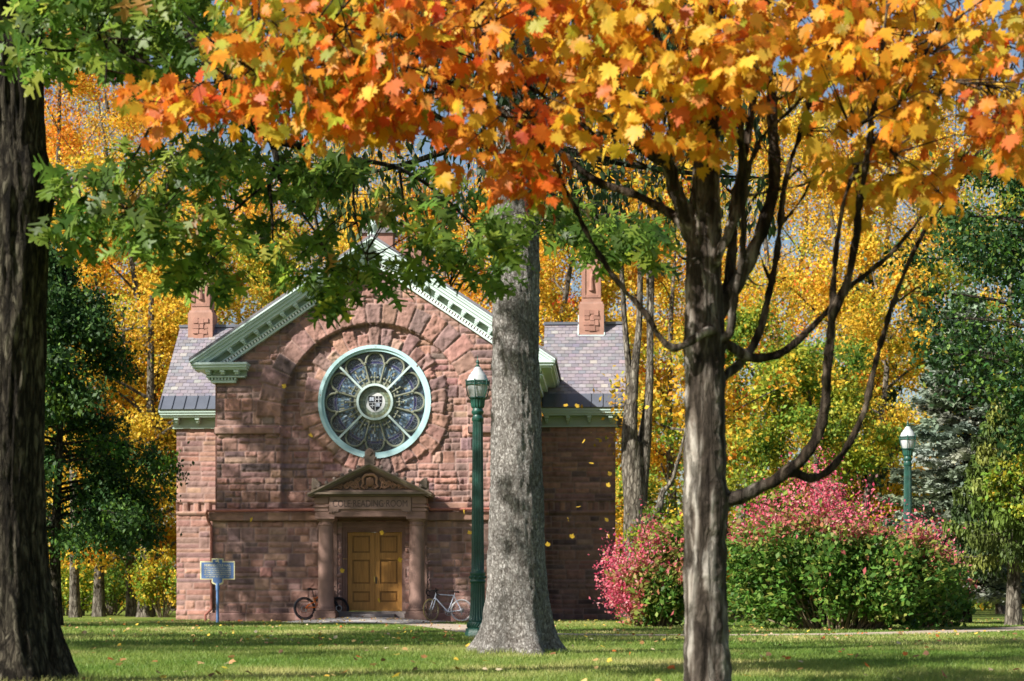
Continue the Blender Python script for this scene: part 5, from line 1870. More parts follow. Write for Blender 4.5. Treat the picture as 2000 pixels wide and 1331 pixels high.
def conifer(name, label, px, Y, h, r, z0, tr, pal, seed, n_br, needle=0.13, droop=0.35, sag=0.3, curtain=0.0, per=150, prof=None, bark=None, width=1.0, own=None):
    rng = np.random.default_rng(seed)
    t = empty(name, (P(px, 0, Y).x, Y, 0))
    w = Wood()
    if own is None:
        w.limb([(0, 0, -0.1), (0, 0, h * 0.35), (0.05, 0, h * 0.7), (0, 0, h)], tr, 0.02, 10, 6, flare=tr * 0.4)
    else:
        own(t)
    PP, TT, CC = [], [], []
    for k in range(n_br):
        f = (k + rng.random()) / n_br
        z = z0 + (h - z0) * f
        a = k * 2.4 + rng.uniform(-0.3, 0.3)
        L = (prof(f) if prof else (1 - f) ** 0.8) * r * rng.uniform(0.8, 1.12) + 0.15
        d = np.array((math.cos(a), math.sin(a), 0))
        pts = []
        for m_ in np.linspace(0, 1, 6):
            pts.append(np.array((0, 0, z)) + d * L * m_ + np.array((0, 0, -droop * L * m_ + sag * L * m_ ** 2.2)))
        w.limb([tuple(p) for p in pts], 0.03 + 0.012 * L, 0.008, 5, 2)
        pa = np.array(pts)
        m = max(20, int(per * (0.3 + L / r)))
        u = rng.uniform(0.15, 1.03, m) ** 0.8
        c = np.stack([np.interp(u, np.linspace(0, 1, 6), pa[:, j]) for j in range(3)], 1)
        side = np.cross(d, (0, 0, 1.0))
        sw = rng.normal(0, 1, m)
        wdt = 0.28 * L * (1.05 - u) + 0.1
        c = c + side[None] * (sw * wdt * 0.6)[:, None] + np.array((0, 0, 1))[None] * (rng.normal(0, 0.05, m) - 0.1 * np.abs(sw) * wdt)[:, None]
        tp = d[None] * 0.8 + side[None] * np.sign(sw)[:, None] * 0.7 + rng.normal(0, 0.35, (m, 3))
        if curtain:
            hang = rng.random(m) < 0.75
            c[hang, 2] -= rng.random(hang.sum()) * curtain
            tp[hang] = rng.normal(0, 0.22, (hang.sum(), 3)) + np.array((0, 0, -1))
        cb = pick_cols(rng, pal, 1, 0.12)
        PP.append(c); TT.append(tp); CC.append(np.clip(np.repeat(cb, m, 0) * (1 + 0.15 * rng.standard_normal((m, 1))), 0.004, 0.8))
    w.mb.build('trunk' if own is None else 'boughs', bark or M['bark_oak'], t, smooth=True)
    PP, TT, CC = np.concatenate(PP), np.concatenate(TT), np.concatenate(CC)
    n = len(PP)
    tm = (NEED[0] * np.array((2.0 * width, 1, 1)), NEED[1])
    leaf_mesh('crown', tm, PP, TT, rng.normal(0, 0.6, (n, 3)) + np.array((0, 0, 0.8)), needle * rng.uniform(0.7, 1.3, n), CC, M['needle'], t)
    tag(t, label, 'tree')
    return t
PAL_BLUE = [(3, (0.26, 0.31, 0.235)), (3, (0.18, 0.23, 0.165)), (2, (0.34, 0.38, 0.3)), (1, (0.12, 0.155, 0.1))]
conifer('blue_spruce', 'pale blue green spruce behind the right lamp post', 1885, 55, 9.6, 2.7, 0.9, 0.16, PAL_BLUE, 320, 150, 0.18, 0.3, 0.22, 0, 420, lambda f: (1 - f) ** 0.6, width=1.3)
PAL_NS = [(3, (0.12, 0.17, 0.03)), (3, (0.08, 0.13, 0.025)), (2, (0.19, 0.22, 0.045)), (1, (0.045, 0.08, 0.02))]
conifer('norway_spruce', 'yellow green spruce with hanging branch tips at the right edge', 1980, 51, 6.4, 1.75, 1.8, 0.2, PAL_NS, 330, 70, 0.16, 0.35, 0.25, 0.35, 330, lambda f: 0.9 if f < 0.3 else (1 - f) ** 0.5, bark=M['bark_far'])
broadleaf('light_green_tree', 'light green tree overhanging the spruce tips at the right edge', 2062, 49.5, 5.2, 1.2, 2.8, .08, PAL_G, 3000, 0.14, 340)
conifer('dark_conifer', 'dark narrow conifer standing between the gold trees behind the curved maple branch', 1690, 88, 17, 3.0, 1.0, 0.2, [(3, (0.03, 0.06, 0.02)), (2, (0.05, 0.09, 0.03))], 350, 90, 0.3, 0.35, 0.15, 0.3, 150)

# ------------------------------------------------------------------ burning bushes
PINK = [(3, (0.56, 0.09, 0.15)), (3, (0.66, 0.18, 0.23)), (2, (0.5, 0.05, 0.12)), (1.3, (0.7, 0.33, 0.33))]
PKGR = [(1.6, (0.4, 0.18, 0.1)), (3, (0.22, 0.25, 0.05)), (1.6, (0.48, 0.12, 0.12)), (1, (0.34, 0.32, 0.09))]
SGR = [(4, (0.06, 0.14, 0.022)), (3, (0.1, 0.2, 0.03)), (2, (0.18, 0.28, 0.045)), (0.7, (0.3, 0.3, 0.07))]
def burning(label, px, Y, w_, d_, h_, n, seed, pinkf, lobes, size=0.105):
    """shrub whose outer sprays have turned pink; pinkf(x, z) in 0..1"""
    rng = np.random.default_rng(seed)
    t = empty('burning_bush', (P(px, 0, Y).x, Y, 0))
    wd = Wood()
    cl, dr = [], []
    for k in range(lobes):
        a = rng.uniform(0, 2 * PI); q = math.sqrt(rng.random())
        env = h_(q * math.cos(a)) * math.sqrt(max(0.03, 1 - (q * math.sin(a)) ** 2))
        env *= 0.74 + 0.5 * float(vnoise(np.array([[q * math.cos(a) * 2.6 + seed, q * math.sin(a) * 2.0, 0.3]]), seed)[0])
        e = np.array((w_ * q * math.cos(a), d_ * q * math.sin(a), 0.12 + env * rng.uniform(0.02, 1.0) ** 0.6))
        b0 = np.array((e[0] * 0.35, e[1] * 0.3, -0.05))
        mid = b0 * 0.45 + e * 0.55 + np.array((0, 0, 0.1))
        if k % 2 == 0:
            wd.limb([b0, mid, e], 0.022, 0.005, 5, 3)
        for f in (0.75, 0.9, 1.0, 1.06):
            cl.append(b0 + (e - b0) * f); dr.append(unit((e - b0)[None])[0])
    wd.mb.c = [(0.22, 0.17, 0.12)] * len(wd.mb.v)
    wd.mb.build('stems', M['twig'], t)
    cl, dr = np.array(cl), np.array(dr)
    own = rng.integers(0, len(cl), n)
    d = rng.normal(0, 0.16, (n, 3))
    pos = cl[own] + d + dr[own] * rng.normal(0, 0.15, (n, 1))
    pos[:, 2] = np.abs(pos[:, 2]) + 0.03
    tip = dr[own] * 0.8 + rng.normal(0, 0.7, (n, 3)) + np.array((0, 0, -0.25))
    nrm = rng.normal(0, 0.6, (n, 3)) + np.array((0, -0.3, 0.8))
    cn = vnoise(np.stack([pos[:, 0] * 1.1, pos[:, 1] * 1.1, pos[:, 2] * 1.6], 1), seed)
    pk = pinkf(pos[:, 0] / w_, pos[:, 2]) + (cn - 0.5) * 1.3 + rng.normal(0, 0.2, n)
    col = pick_cols(rng, SGR, n, 0.15)
    mid_, pk_ = pick_cols(rng, PKGR, n, 0.15), pick_cols(rng, PINK, n, 0.15)
    col = np.where((pk > 0.18)[:, None], mid_, col)
    col = np.where((pk > 0.6)[:, None], pk_, col)
    keep_ = np.ones(n, bool)
    leaf_mesh('foliage', KITE, pos, tip, nrm, size * rng.uniform(0.6, 1.3, n) * np.where(pk > 0.6, 0.8, 1.45), col, M['farleaf'], t)
    tag(t, label, 'shrub', 'burning bush shrubs along the path')
    return t
burning('wide green shrub with a pink top to the right of the maple trunk', 1635, 43.5, 2.65, 1.7, lambda u: 3.5 * (1 - 0.52 * u * u) * (1 + 0.05 * math.sin(5 * u)), 26000, 400,
        lambda u, z: np.clip((z - (2.4 - 0.65 * np.clip(u, 0, 1))) * 0.9 + 0.45, -0.5, 1.2), 300)
burning('green shrub with a pink left half between the hall and the maple trunk', 1275, 47.5, 1.2, 1.1, lambda u: 2.35 * (1 - 0.4 * u * u), 13000, 401,
        lambda u, z: np.clip(0.55 - 0.9 * (u + 0.05) + 0.12 * (z - 1), -0.6, 1.2), 130)
burning('low shrub with reddish sprays at the right end of the pink shrubs', 1815, 46.5, 0.95, 0.9, lambda u: 1.9 * (1 - 0.5 * u * u), 7000, 402,
        lambda u, z: np.clip((z - 1.2) * 0.8 + 0.3, -0.4, 0.9), 110)

# ------------------------------------------------------------------ grey trunk in front of the hall (spruce)
def grey_trunk(t):
    Y = 23.2
    rows = [(-40, 985, 1040), (150, 975, 1045), (360, 967, 1048), (500, 965, 1051), (700, 962, 1054), (900, 960, 1057), (1050, 956, 1061), (1150, 950, 1066), (1220, 942, 1075), (1250, 934, 1082), (1275, 921, 1094), (1286, 914, 1101)]
    keys = []
    for py, a, b in rows:
        z = EYE + (HZ - py) / F * Y
        keys.append((-z, (0.5 * (a + b) - 1008) / F * Y, 0.5 * (b - a) / F * Y))
    keys = [(-19.5, 0.05, 0.03), (-14, 0.0, 0.14)] + keys
    n = 620
    t_, cx, rad = interp_path(keys, n)
    pts = np.stack([cx, 0.02 * np.sin(t_ * 0.7), -t_], 1)
    def disp(TH, ZZ, RR):
        sh = TH.shape
        c, s_ = np.cos(TH).ravel(), np.sin(TH).ravel()
        z = ZZ.ravel()
        p = np.stack([c * 6.0, s_ * 6.0, z * 3.2], 1)
        plates = np.abs(fbm(p * 1.7, 3, 5) - 0.5) * 2
        fine = fbm(p * 5, 2, 8) - 0.5
        lump = fbm(p * 0.25, 2, 12) - 0.5
        d = 0.03 * plates + 0.02 * fine + 0.05 * lump
        base = np.exp(-np.clip(z, 0, None) * 3.2)
        d = d + base * (0.14 * np.cos(TH.ravel() * 5 + 0.6) + 0.06 * np.cos(TH.ravel() * 3 + 2))
        return d.reshape(sh) * np.clip(RR / 0.25, 0.2, 1.0)
    V, q = tube_np(pts, rad, 110, disp)
    mesh_np('trunk', V, q[:, ::-1], M['bark_spruce'], t, smooth=True)
PAL_SD = [(4, (0.025, 0.05, 0.018)), (2, (0.04, 0.07, 0.022)), (1, (0.07, 0.1, 0.03))]
gs = conifer('grey_trunk_tree', 'LABEL', 1008, 23.2, 19.5, 3.3, 6.2, 0.3, PAL_SD, 500, 80, 0.15, 0.22, 0.12, 0.8, 320, lambda f: 0.95 if f < 0.35 else (1 - f) ** 0.6, own=grey_trunk)
tag(gs, 'tall tree with a grey scaly trunk standing before the hall beside the lamp post', 'tree')

# ------------------------------------------------------------------ leaf sprays for the two near trees
def in_poly(poly, x, y):
    c = np.zeros(len(x), bool)
    n = len(poly)
    for i in range(n):
        x1, y1 = poly[i]; x2, y2 = poly[(i + 1) % n]
        if y1 == y2:
            continue
        m = ((y1 > y) != (y2 > y)) & (x < (x2 - x1) * (y - y1) / (y2 - y1) + x1)
        c ^= m
    return c
def sprays(rng, poly, n, Y0, Y1):
    """n spray centres in the crown: seen inside poly, spread in depth between Y0 and Y1"""
    pa = np.array(poly, float)
    lo, hi = pa.min(0), pa.max(0)
    out = []
    while len(out) < n:
        x = rng.uniform(lo[0], hi[0], 400); y = rng.uniform(lo[1], hi[1], 400)
        k = in_poly(poly, x, y)
        out += list(zip(x[k], y[k]))
    out = np.array(out[:n])
    Y = rng.uniform(Y0, Y1, n)
    return np.stack([(out[:, 0] - 1000) / F * Y, Y, EYE + (HZ - out[:, 1]) / F * Y], 1)
def twigs_to(rng, wood, nodes, centres, r0=0.006, maxd=1.3, reach=0.12):
    nd = np.array(nodes)
    for c in centres:
        d = np.linalg.norm(nd - c, axis=1)
        # prefer attaching from a node on the trunk side, not straight above
        j = int(np.argmin(d + rng.uniform(0, 0.25, len(d))))
        L = d[j]
        if L > maxd or L < 0.05:
            continue
        a = nd[j]
        mid = 0.5 * (a + c) + np.array((0, 0, 0.12 * L)) + rng.normal(0, 0.05 * L, 3)
        wood.mb.tube([Vector(a), Vector(mid), Vector(c)], [r0 + 0.004 * L, r0 * 0.7, 0.0025], 5, (1, 1, 1))

# ------------------------------------------------------------------ left oak
OX, OY = P(2, 0, 14.7).x, 14.7
oak = empty('oak_tree', (OX, OY, 0))
tag(oak, 'thick dark oak trunk at the left edge with green lobed leaves spreading over the lawn', 'tree')
rows = [(-900, 0, 40), (-500, 0, 58), (-200, 0, 72), (0, 0, 80), (120, 0, 76), (290, 0, 71), (345, 1, 82), (380, 1, 86), (430, 0, 79), (600, 0, 77), (800, 0, 81), (1000, 0, 83), (1130, 0, 90), (1230, 0, 104), (1300, 0, 122), (1345, 0, 136)]
keys = [(-(EYE + (HZ - py) / F * OY), c / F * OY, r / F * OY) for py, c, r in rows]
t_, cx, rad = interp_path(keys, 560)
pts = np.stack([cx + 0.03 * np.sin(t_ * 1.3), 0.0 * t_, -t_], 1)
def disp(TH, ZZ, RR):
    sh = TH.shape
    th_, z = TH.ravel(), ZZ.ravel()
    c, s_ = np.cos(th_), np.sin(th_)
    p = np.stack([c * 7.5, s_ * 7.5, z * 1.15], 1)
    wv = fbm(np.stack([c * 2, s_ * 2, z * 1.5], 1), 2, 44)
    rid = 1 - np.abs(fbm(p * 1.25 + wv[:, None] * 0.6, 3, 45) - 0.5) * 3.2
    fine = fbm(np.stack([c * 20, s_ * 20, z * 6], 1), 2, 48) - 0.5
    d = 0.03 * np.clip(rid, -0.6, 1) + 0.016 * fine + 0.05 * (wv - 0.5)
    base = np.exp(-np.clip(z, 0, None) * 2.2)
    d = d + base * 0.07 * np.cos(th_ * 5 + 1.0) + 0.018 * np.cos(th_ * 4 + 2.5 + z * 0.15)
    return d.reshape(sh)
V, q = tube_np(pts, rad, 150, disp)
mesh_np('trunk', V, q[:, ::-1], M['bark_oak'], oak, smooth=True)
ow = Wood()
def opx(lst, Ys):
    n = len(lst)
    return [P(x, y, Ys[0] + (Ys[1] - Ys[0]) * i / (n - 1)) - Vector((OX, OY, 0)) for i, (x, y) in enumerate(lst)]
def olimb(lst, Ys, r0, r1, seg=7):
    return ow.limb(opx(lst, Ys), r0, r1, seg, 5)
olimb([(10, -330), (150, -180), (260, -60), (338, 30), (406, 105), (432, 150), (462, 210), (488, 244), (530, 274)], (14.7, 15.6), 0.12, 0.035, 9)
olimb([(530, 274), (540, 319), (526, 357), (530, 400), (533, 470)], (15.6, 15.5), 0.03, 0.008)
olimb([(530, 274), (580, 285), (640, 300), (700, 312), (780, 330), (860, 380), (930, 450), (985, 520)], (15.6, 16.8), 0.034, 0.006)
olimb([(488, 244), (500, 210), (540, 185), (640, 170), (800, 200), (950, 290), (1080, 380), (1180, 430), (1260, 470)], (15.5, 17.5), 0.04, 0.006)
olimb([(533, 345), (500, 375), (450, 420), (410, 470), (390, 530)], (15.6, 15.0), 0.014, 0.004)
olimb([(536, 330), (570, 390), (620, 460), (650, 530), (655, 590)], (15.6, 15.3), 0.016, 0.004)
olimb([(700, 312), (690, 380), (700, 450), (720, 520)], (16.0, 15.6), 0.014, 0.004)
olimb([(780, 330), (790, 410), (800, 480), (800, 560)], (16.2, 16.4), 0.014, 0.004)
olimb([(860, 380), (850, 450), (870, 520), (880, 560)], (16.4, 16.0), 0.012, 0.004)
olimb([(406, 105), (370, 190), (330, 225), (300, 240), (270, 293), (244, 334), (220, 400)], (15.4, 14.8), 0.022, 0.005)
olimb([(360, 205), (340, 270), (330, 330), (320, 420)], (15.3, 15.0), 0.012, 0.004)
olimb([(338, 30), (280, 60), (200, 80), (130, 100), (60, 90)], (15.2, 13.6), 0.03, 0.006)
olimb([(20, -40), (90, 20), (150, 60), (230, 100), (300, 130)], (14.7, 13.2), 0.05, 0.006)
olimb([(60, 380), (110, 370), (170, 350), (240, 400), (290, 450)], (14.7, 14.2), 0.03, 0.005)
rng = np.random.default_rng(520)
PAL_OAK = [(4, (0.06, 0.11, 0.018)), (3, (0.1, 0.165, 0.026)), (2.6, (0.19, 0.265, 0.042)), (0.25, (0.33, 0.19, 0.05)), (0.5, (0.24, 0.28, 0.035))]
regs = [
    ([(0, -60), (390, -60), (370, 110), (300, 165), (240, 130), (150, 125), (100, 135), (0, 95)], 115, 13.0, 16.5),
    ([(90, 320), (190, 330), (330, 330), (320, 460), (250, 480), (150, 470), (100, 420)], 28, 13.6, 15.2),
    ([(215, 260), (300, 235), (400, 230), (440, 330), (400, 440), (300, 440), (230, 380)], 21, 14.2, 15.8),
    ([(400, 260), (560, 270), (650, 330), (640, 480), (600, 540), (480, 545), (410, 545), (330, 550), (330, 470), (400, 430)], 40, 14.4, 16.4),
    ([(560, 290), (760, 300), (900, 330), (1000, 350), (1040, 440), (990, 520), (945, 555), (890, 500), (850, 560), (800, 580), (730, 530), (660, 560), (620, 500)], 60, 14.6, 17.0),
    ([(320, -60), (480, -60), (460, 95), (340, 100)], 16, 15, 17),
    ([(600, 540), (690, 530), (680, 590), (630, 595)], 5, 15.0, 15.5),
    ([(1050, 370), (1180, 400), (1300, 430), (1290, 510), (1220, 520), (1120, 480), (1060, 450)], 34, 16.0, 17.8),
    ([(380, -60), (900, -60), (900, 200), (600, 260), (430, 230), (400, 120)], 40, 15.0, 17.5),
    ([(-500, -1000), (900, -1000), (1100, -60), (-500, -60)], 110, 14.5, 19),
    ([(-350, -520), (700, -520), (700, -70), (-350, -70)], 190, 15.5, 23.5),
]
C_ = [sprays(rng, p, n, a, b) for p, n, a, b in regs]
C_ = np.concatenate(C_) - np.array((OX, OY, 0))
twigs_to(rng, ow, ow.nodes, C_, 0.005, 1.1)
ow.mb.build('branches', M['bark_oak'], oak, smooth=True)
m_ = 7
own = np.repeat(np.arange(len(C_)), m_)
n = len(own)
az = rng.uniform(0, 2 * PI, n)
tip = np.stack([np.cos(az), np.sin(az), rng.normal(-0.9, 0.5, n)], 1)
tip = unit(tip)
size = rng.uniform(0.15, 0.245, n)
pos = C_[own] + rng.normal(0, 0.05, (n, 3)) + tip * (size * 0.6)[:, None]
nrm = rng.normal(0, 0.75, (n, 3)) + np.array((-0.15, -0.45, 0.5))
cb = pick_cols(rng, PAL_OAK, len(C_), 0.1)[own]
ci = pick_cols(rng, PAL_OAK, n, 0.15)
col = np.where((rng.random(n) < 0.6)[:, None], cb, ci)
leaf_mesh('crown', OAK, pos, tip, nrm, size, col, M['oakleaf'], oak, None, rng.normal(0.8, 1.0, n))

# ------------------------------------------------------------------ maple in front
MX, MY = P(1381, 0, 12.4).x, 12.4
maple = empty('maple_tree', (MX, MY, 0))
tag(maple, 'maple with curved low branches and orange and yellow leaves across the top', 'tree')
mw = Wood()
def mpx(lst, Ys):
    n = len(lst)
    return [P(x, y, MY + Ys[0] + (Ys[1] - Ys[0]) * i / (n - 1)) - Vector((MX, MY, 0)) for i, (x, y) in enumerate(lst)]
def ml(lst, Ys, w0, w1, seg=10, power=1.0, flare=0.0, k=5):
    return mw.limb(mpx(lst, Ys), w0 / 2 / 300, w1 / 2 / 300, seg, k, power, flare)
# trunk as a run of measured widths
prof = [(1375, 1384, 104), (1330, 1382, 94), (1250, 1380, 88), (1150, 1377, 84), (1050, 1377, 83), (985, 1379, 92), (920, 1377, 82), (800, 1377, 79), (720, 1376, 80), (660, 1377, 84), (600, 1374, 74), (520, 1374, 70), (450, 1374, 72), (380, 1377, 60), (300, 1381, 48), (200, 1387, 38), (100, 1393, 33), (0, 1397, 30), (-200, 1400, 26), (-500, 1390, 18), (-800, 1400, 6)]
p3 = [P(x, y, MY) - Vector((MX, MY, 0)) for y, x, w in prof]
mw.mb.tube(p3, [w / 600 for y, x, w in prof], 18, (1, 1, 1))
mw.nodes += [tuple(p) for p in p3 if p.z > 3]
# low right branch and its offshoots
ml([(1395, 995), (1420, 978), (1456, 966), (1521, 933), (1569, 894), (1597, 850), (1612, 794), (1614, 739), (1621, 665), (1626, 615)], (0, -0.25), 31, 17, 12, 0.8, 0.015)
ml([(1626, 615), (1654, 553), (1671, 471), (1678, 406), (1696, 293), (1714, 158), (1727, 68), (1740, -60)], (-0.25, -0.5), 20, 7)
ml([(1625, 620), (1626, 582), (1634, 483), (1651, 383), (1682, 315), (1741, 225), (1790, 150)], (-0.25, 0.1), 14, 6)
ml([(1535, 922), (1556, 926), (1587, 935), (1622, 916), (1657, 868), (1687, 807), (1708, 718), (1737, 615), (1762, 545), (1799, 464), (1853, 383), (1898, 311), (1960, 230)], (-0.1, 0.35), 19, 6)
# mid branches
ml([(1400, 664), (1418, 670), (1464, 698), (1514, 694), (1555, 669), (1613, 611), (1659, 562), (1717, 516), (1770, 462), (1885, 306), (1960, 200)], (0, 0.3), 24, 7, 10, 0.8)
ml([(1398, 668), (1412, 662), (1427, 644), (1435, 586), (1448, 512), (1452, 473), (1457, 360), (1488, 270), (1556, 203), (1610, 122), (1650, 40)], (-0.05, -0.3), 22, 6, 10, 0.8)
ml([(1400, 745), (1421, 730), (1456, 698), (1485, 644), (1506, 553), (1518, 491), (1533, 360), (1556, 280), (1590, 180)], (0.05, 0.4), 24, 8, 10, 0.8)
ml([(1400, 620), (1434, 563), (1479, 473), (1511, 360), (1508, 225), (1506, 171), (1495, 45), (1500, -150)], (0.05, 0.2), 34, 14, 10, 0.9)
ml([(1395, 600), (1425, 541), (1434, 406), (1452, 315), (1470, 200), (1480, 60), (1478, -100)], (0.1, 0.5), 26, 10)
ml([(1395, 520), (1443, 397), (1448, 293), (1440, 180), (1446, 40), (1430, -120)], (-0.1, -0.4), 20, 8)
# left limbs
ml([(1368, 500), (1345, 440), (1318, 370), (1306, 324), (1285, 310), (1245, 285), (1201, 259), (1163, 264), (1120, 280)], (0, -0.3), 38, 8, 10, 0.9)
ml([(1322, 380), (1308, 324), (1312, 260), (1300, 160), (1280, 40), (1250, -120)], (-0.1, 0.2), 24, 8)
ml([(1352, 470), (1325, 432), (1300, 413), (1239, 380), (1163, 353), (1100, 302), (1020, 250), (930, 200), (830, 170), (700, 150)], (0.05, 0.6), 26, 5, 10, 0.8)
ml([(1390, 648), (1382, 646), (1340, 672), (1311, 679), (1286, 655), (1262, 615), (1200, 543), (1150, 462), (1110, 380), (1081, 312), (1050, 240), (990, 150)], (-0.14, -0.5), 20, 7, 10, 0.7)
ml([(1081, 312), (1000, 230), (880, 160), (740, 120), (600, 130), (480, 150), (330, 180), (210, 215)], (-0.5, -0.3), 9, 3)
ml([(1163, 264), (1080, 200), (960, 130), (820, 80), (640, 50), (480, 40)], (-0.3, -0.8), 9, 3)
ml([(1388, 300), (1370, 200), (1330, 90), (1260, -20), (1150, -140), (1000, -250)], (0, -0.8), 20, 5)
ml([(1397, 60), (1440, -80), (1560, -220), (1750, -330)], (0, 0.4), 18, 5)
ml([(1718, 108), (1808, 81), (1921, 0), (2050, -70)], (-0.4, -0.2), 9, 5)
ml([(1795, 135), (1822, 72), (1844, 0), (1870, -90)], (0.1, 0.3), 9, 5)
ml([(1790, 240), (1831, 189), (1894, 135), (2000, 90)], (0.2, 0.5), 9, 4)
ml([(1380, 640), (1376, 560), (1364, 470), (1362, 400), (1358, 330), (1340, 250)], (-0.13, -0.35), 9, 5)
rt_ = np.random.default_rng(541)
cand = [q for q in mw.nodes if q[2] > 2.6]
for k in range(90):
    a = np.array(cand[rt_.integers(len(cand))])
    out = np.array((a[0], a[1] * 0.6, 0.0))
    d = unit((unit(out[None] + 1e-6)[0] * 0.5 + rt_.normal(0, 0.45, 3) + np.array((0, 0, 0.65)))[None])[0]
    L = rt_.uniform(0.25, 0.85)
    m1 = a + d * L * 0.5 + rt_.normal(0, 0.05, 3)
    e = a + d * L + np.array((0, 0, 0.12 * L)) + rt_.normal(0, 0.06, 3)
    mw.limb([tuple(a), tuple(m1), tuple(e)], 0.009 + 0.006 * rt_.random(), 0.006, 6, 4)
rng = np.random.default_rng(540)
P_RO = [(4, ORA), (3, DORA), (1.5, RED), (2.5, GOLD), (0.8, YEL), (0.7, YGR)]
P_GY = [(3, YGR), (2, (0.25, 0.3, 0.035)), (3, GOLD), (3, ORA), (1, DORA), (1, LGR)]
P_YB = [(4, YEL), (4, GOLD), (2, ORA), (0.9, DORA), (0.5, YGR)]
P_OY = [(5, GOLD), (3, ORA), (2, YEL), (0.8, DORA), (0.4, YGR)]
mregs = [
    ([(230, 200), (290, 165), (420, 155), (520, 165), (560, 200), (555, 245), (460, 235), (380, 210), (320, 230), (270, 235), (235, 235)], 30, 11.6, 12.8, P_RO),
    ([(440, -60), (720, -60), (720, 230), (650, 255), (580, 205), (530, 140), (430, 120), (420, 60)], 105, 11.4, 13.4, P_GY),
    ([(700, -60), (1120, -60), (1120, 230), (1085, 340), (1040, 350), (1000, 300), (935, 340), (900, 270), (850, 275), (760, 245), (640, 240)], 140, 11.2, 13.4, P_RO),
    ([(560, 160), (760, 180), (760, 260), (700, 235), (640, 265), (580, 225)], 16, 11.5, 12.6, P_RO),
    ([(1100, -60), (1480, -60), (1470, 140), (1420, 210), (1390, 280), (1330, 290), (1270, 240), (1200, 235), (1130, 240)], 105, 11.0, 12.6, P_YB),
    ([(1340, 110), (1460, 90), (1450, 180), (1400, 220), (1350, 190)], 14, 11.2, 12.0, P_RO),
    ([(1450, -60), (2060, -60), (2060, 310), (1960, 330), (1900, 280), (1850, 350), (1760, 420), (1700, 400), (1640, 350), (1560, 300), (1510, 240)], 95, 11.2, 13.8, P_OY),
    ([(1480, 20), (2060, -20), (2060, 200), (1700, 250), (1500, 200)], 60, 12.6, 14.2, P_OY),
    ([(1900, 200), (2060, 180), (2060, 340), (1980, 330)], 18, 11.2, 12.4, P_RO),
    ([(1560, 280), (1700, 330), (1880, 300), (1850, 400), (1780, 440), (1740, 400), (1690, 440), (1640, 350)], 16, 11.6, 13.6, P_OY),
    ([(1530, -60), (1740, -60), (1710, 130), (1580, 160)], 26, 11.8, 13.6, P_OY),
    ([(980, 300), (1090, 300), (1075, 390), (1030, 385)], 8, 11.6, 12.8, P_RO),
    ([(450, -900), (2300, -900), (2300, -60), (520, -60)], 210, 11.6, 14.8, P_OY),
]
C_, own, col = [], [], []
m_ = 9
for p, n, a, b, pal in mregs:
    c = sprays(rng, p, n, a, b) - np.array((MX, MY, 0))
    base = sum(len(x) for x in C_)
    C_.append(c)
    o_ = np.repeat(np.arange(n), m_)
    own.append(o_ + base)
    cb = pick_cols(rng, pal, n, 0.1)[o_]
    ci = pick_cols(rng, pal, n * m_, 0.14)
    col.append(np.where((rng.random(n * m_) < 0.5)[:, None], cb, ci))
C_, own, col = np.concatenate(C_), np.concatenate(own), np.concatenate(col)
n = len(own)
az = rng.uniform(0, 2 * PI, n)
off = np.stack([np.cos(az), np.sin(az), rng.normal(-0.35, 0.5, n)], 1) * rng.uniform(0.04, 0.2, n)[:, None]
tip = np.stack([np.cos(az) * 0.45, np.sin(az) * 0.45, np.full(n, -0.85)], 1) + rng.normal(0, 0.3, (n, 3))
nrm = np.stack([np.cos(az) + rng.normal(0, 0.9, n), np.sin(az) + rng.normal(0, 0.9, n) - 0.2, rng.normal(0.5, 0.7, n)], 1)
size = rng.uniform(0.075, 0.138, n)
red = np.array((0.5, 0.09, 0.015)); grn = np.array((0.3, 0.33, 0.04))
w_ = np.clip(rng.normal(0.18, 0.3, n), 0, 0.85)[:, None]
edge = col * (1 - w_) + red * w_
w_ = np.clip(rng.normal(0.0, 0.3, n), 0, 0.7)[:, None]
mid = np.clip((col * (1 - w_) + grn * w_) * rng.uniform(0.75, 1.15, (n, 1)), 0, 0.85)
leaf_mesh('crown', MAPLE, C_[own] + off, tip, nrm, size, mid, M['leaf'], maple, edge, rng.normal(1.0, 1.3, n))
tw = Wood()
twigs_to(rng, tw, mw.nodes, C_, 0.005, 1.0)
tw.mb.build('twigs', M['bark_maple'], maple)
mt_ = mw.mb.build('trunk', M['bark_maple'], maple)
rm = mt_.modifiers.new('fuse', 'REMESH')
rm.mode = 'VOXEL'
rm.voxel_size = 0.011
rm.use_smooth_shade = True
sm = mt_.modifiers.new('soften', 'SMOOTH')
sm.factor = 0.5
sm.iterations = 4
tx = bpy.data.textures.new('bark_lumps', 'CLOUDS')
tx.noise_scale = 0.09
tx.noise_depth = 4
dm = mt_.modifiers.new('lumps', 'DISPLACE')
dm.texture = tx
dm.texture_coords = 'LOCAL'
dm.strength = 0.03
dm.mid_level = 0.5

# ------------------------------------------------------------------ trees beside the lawn, left of the picture, that throw the dappled shade
def shade_tree(label, x, y, h, r, z0, tr, pal, n, size, seed, cr=None):
    rng = np.random.default_rng(seed)
    t = empty('shade_tree', (x, y, 0))
    w, cl = grow(rng, (0, 0, -0.1), h, r, z0, tr, 16, 4)
    w.mb.build('trunk', M['bark_oak'], t, smooth=True)
    pos, tip, nrm, s, col = clump_leaves(rng, cl, n, cr or r * 0.16, size, pal)
    leaf_mesh('crown', KITE, pos, tip, nrm, s, col, M['farleaf'], t)
    tag(t, label, 'tree')
    return t
shade_tree('gold tree left of the lawn nearest the hall, shading its lower wall', -22, 46.5, 20.5, 6.5, 6, .35, PAL_YO, 7000, 0.3, 600)
shade_tree('rounded orange tree left of the big oak, shading the middle of the lawn', -14.8, 20.5, 15, 5.0, 4, .3, PAL_O, 9000, 0.26, 603)
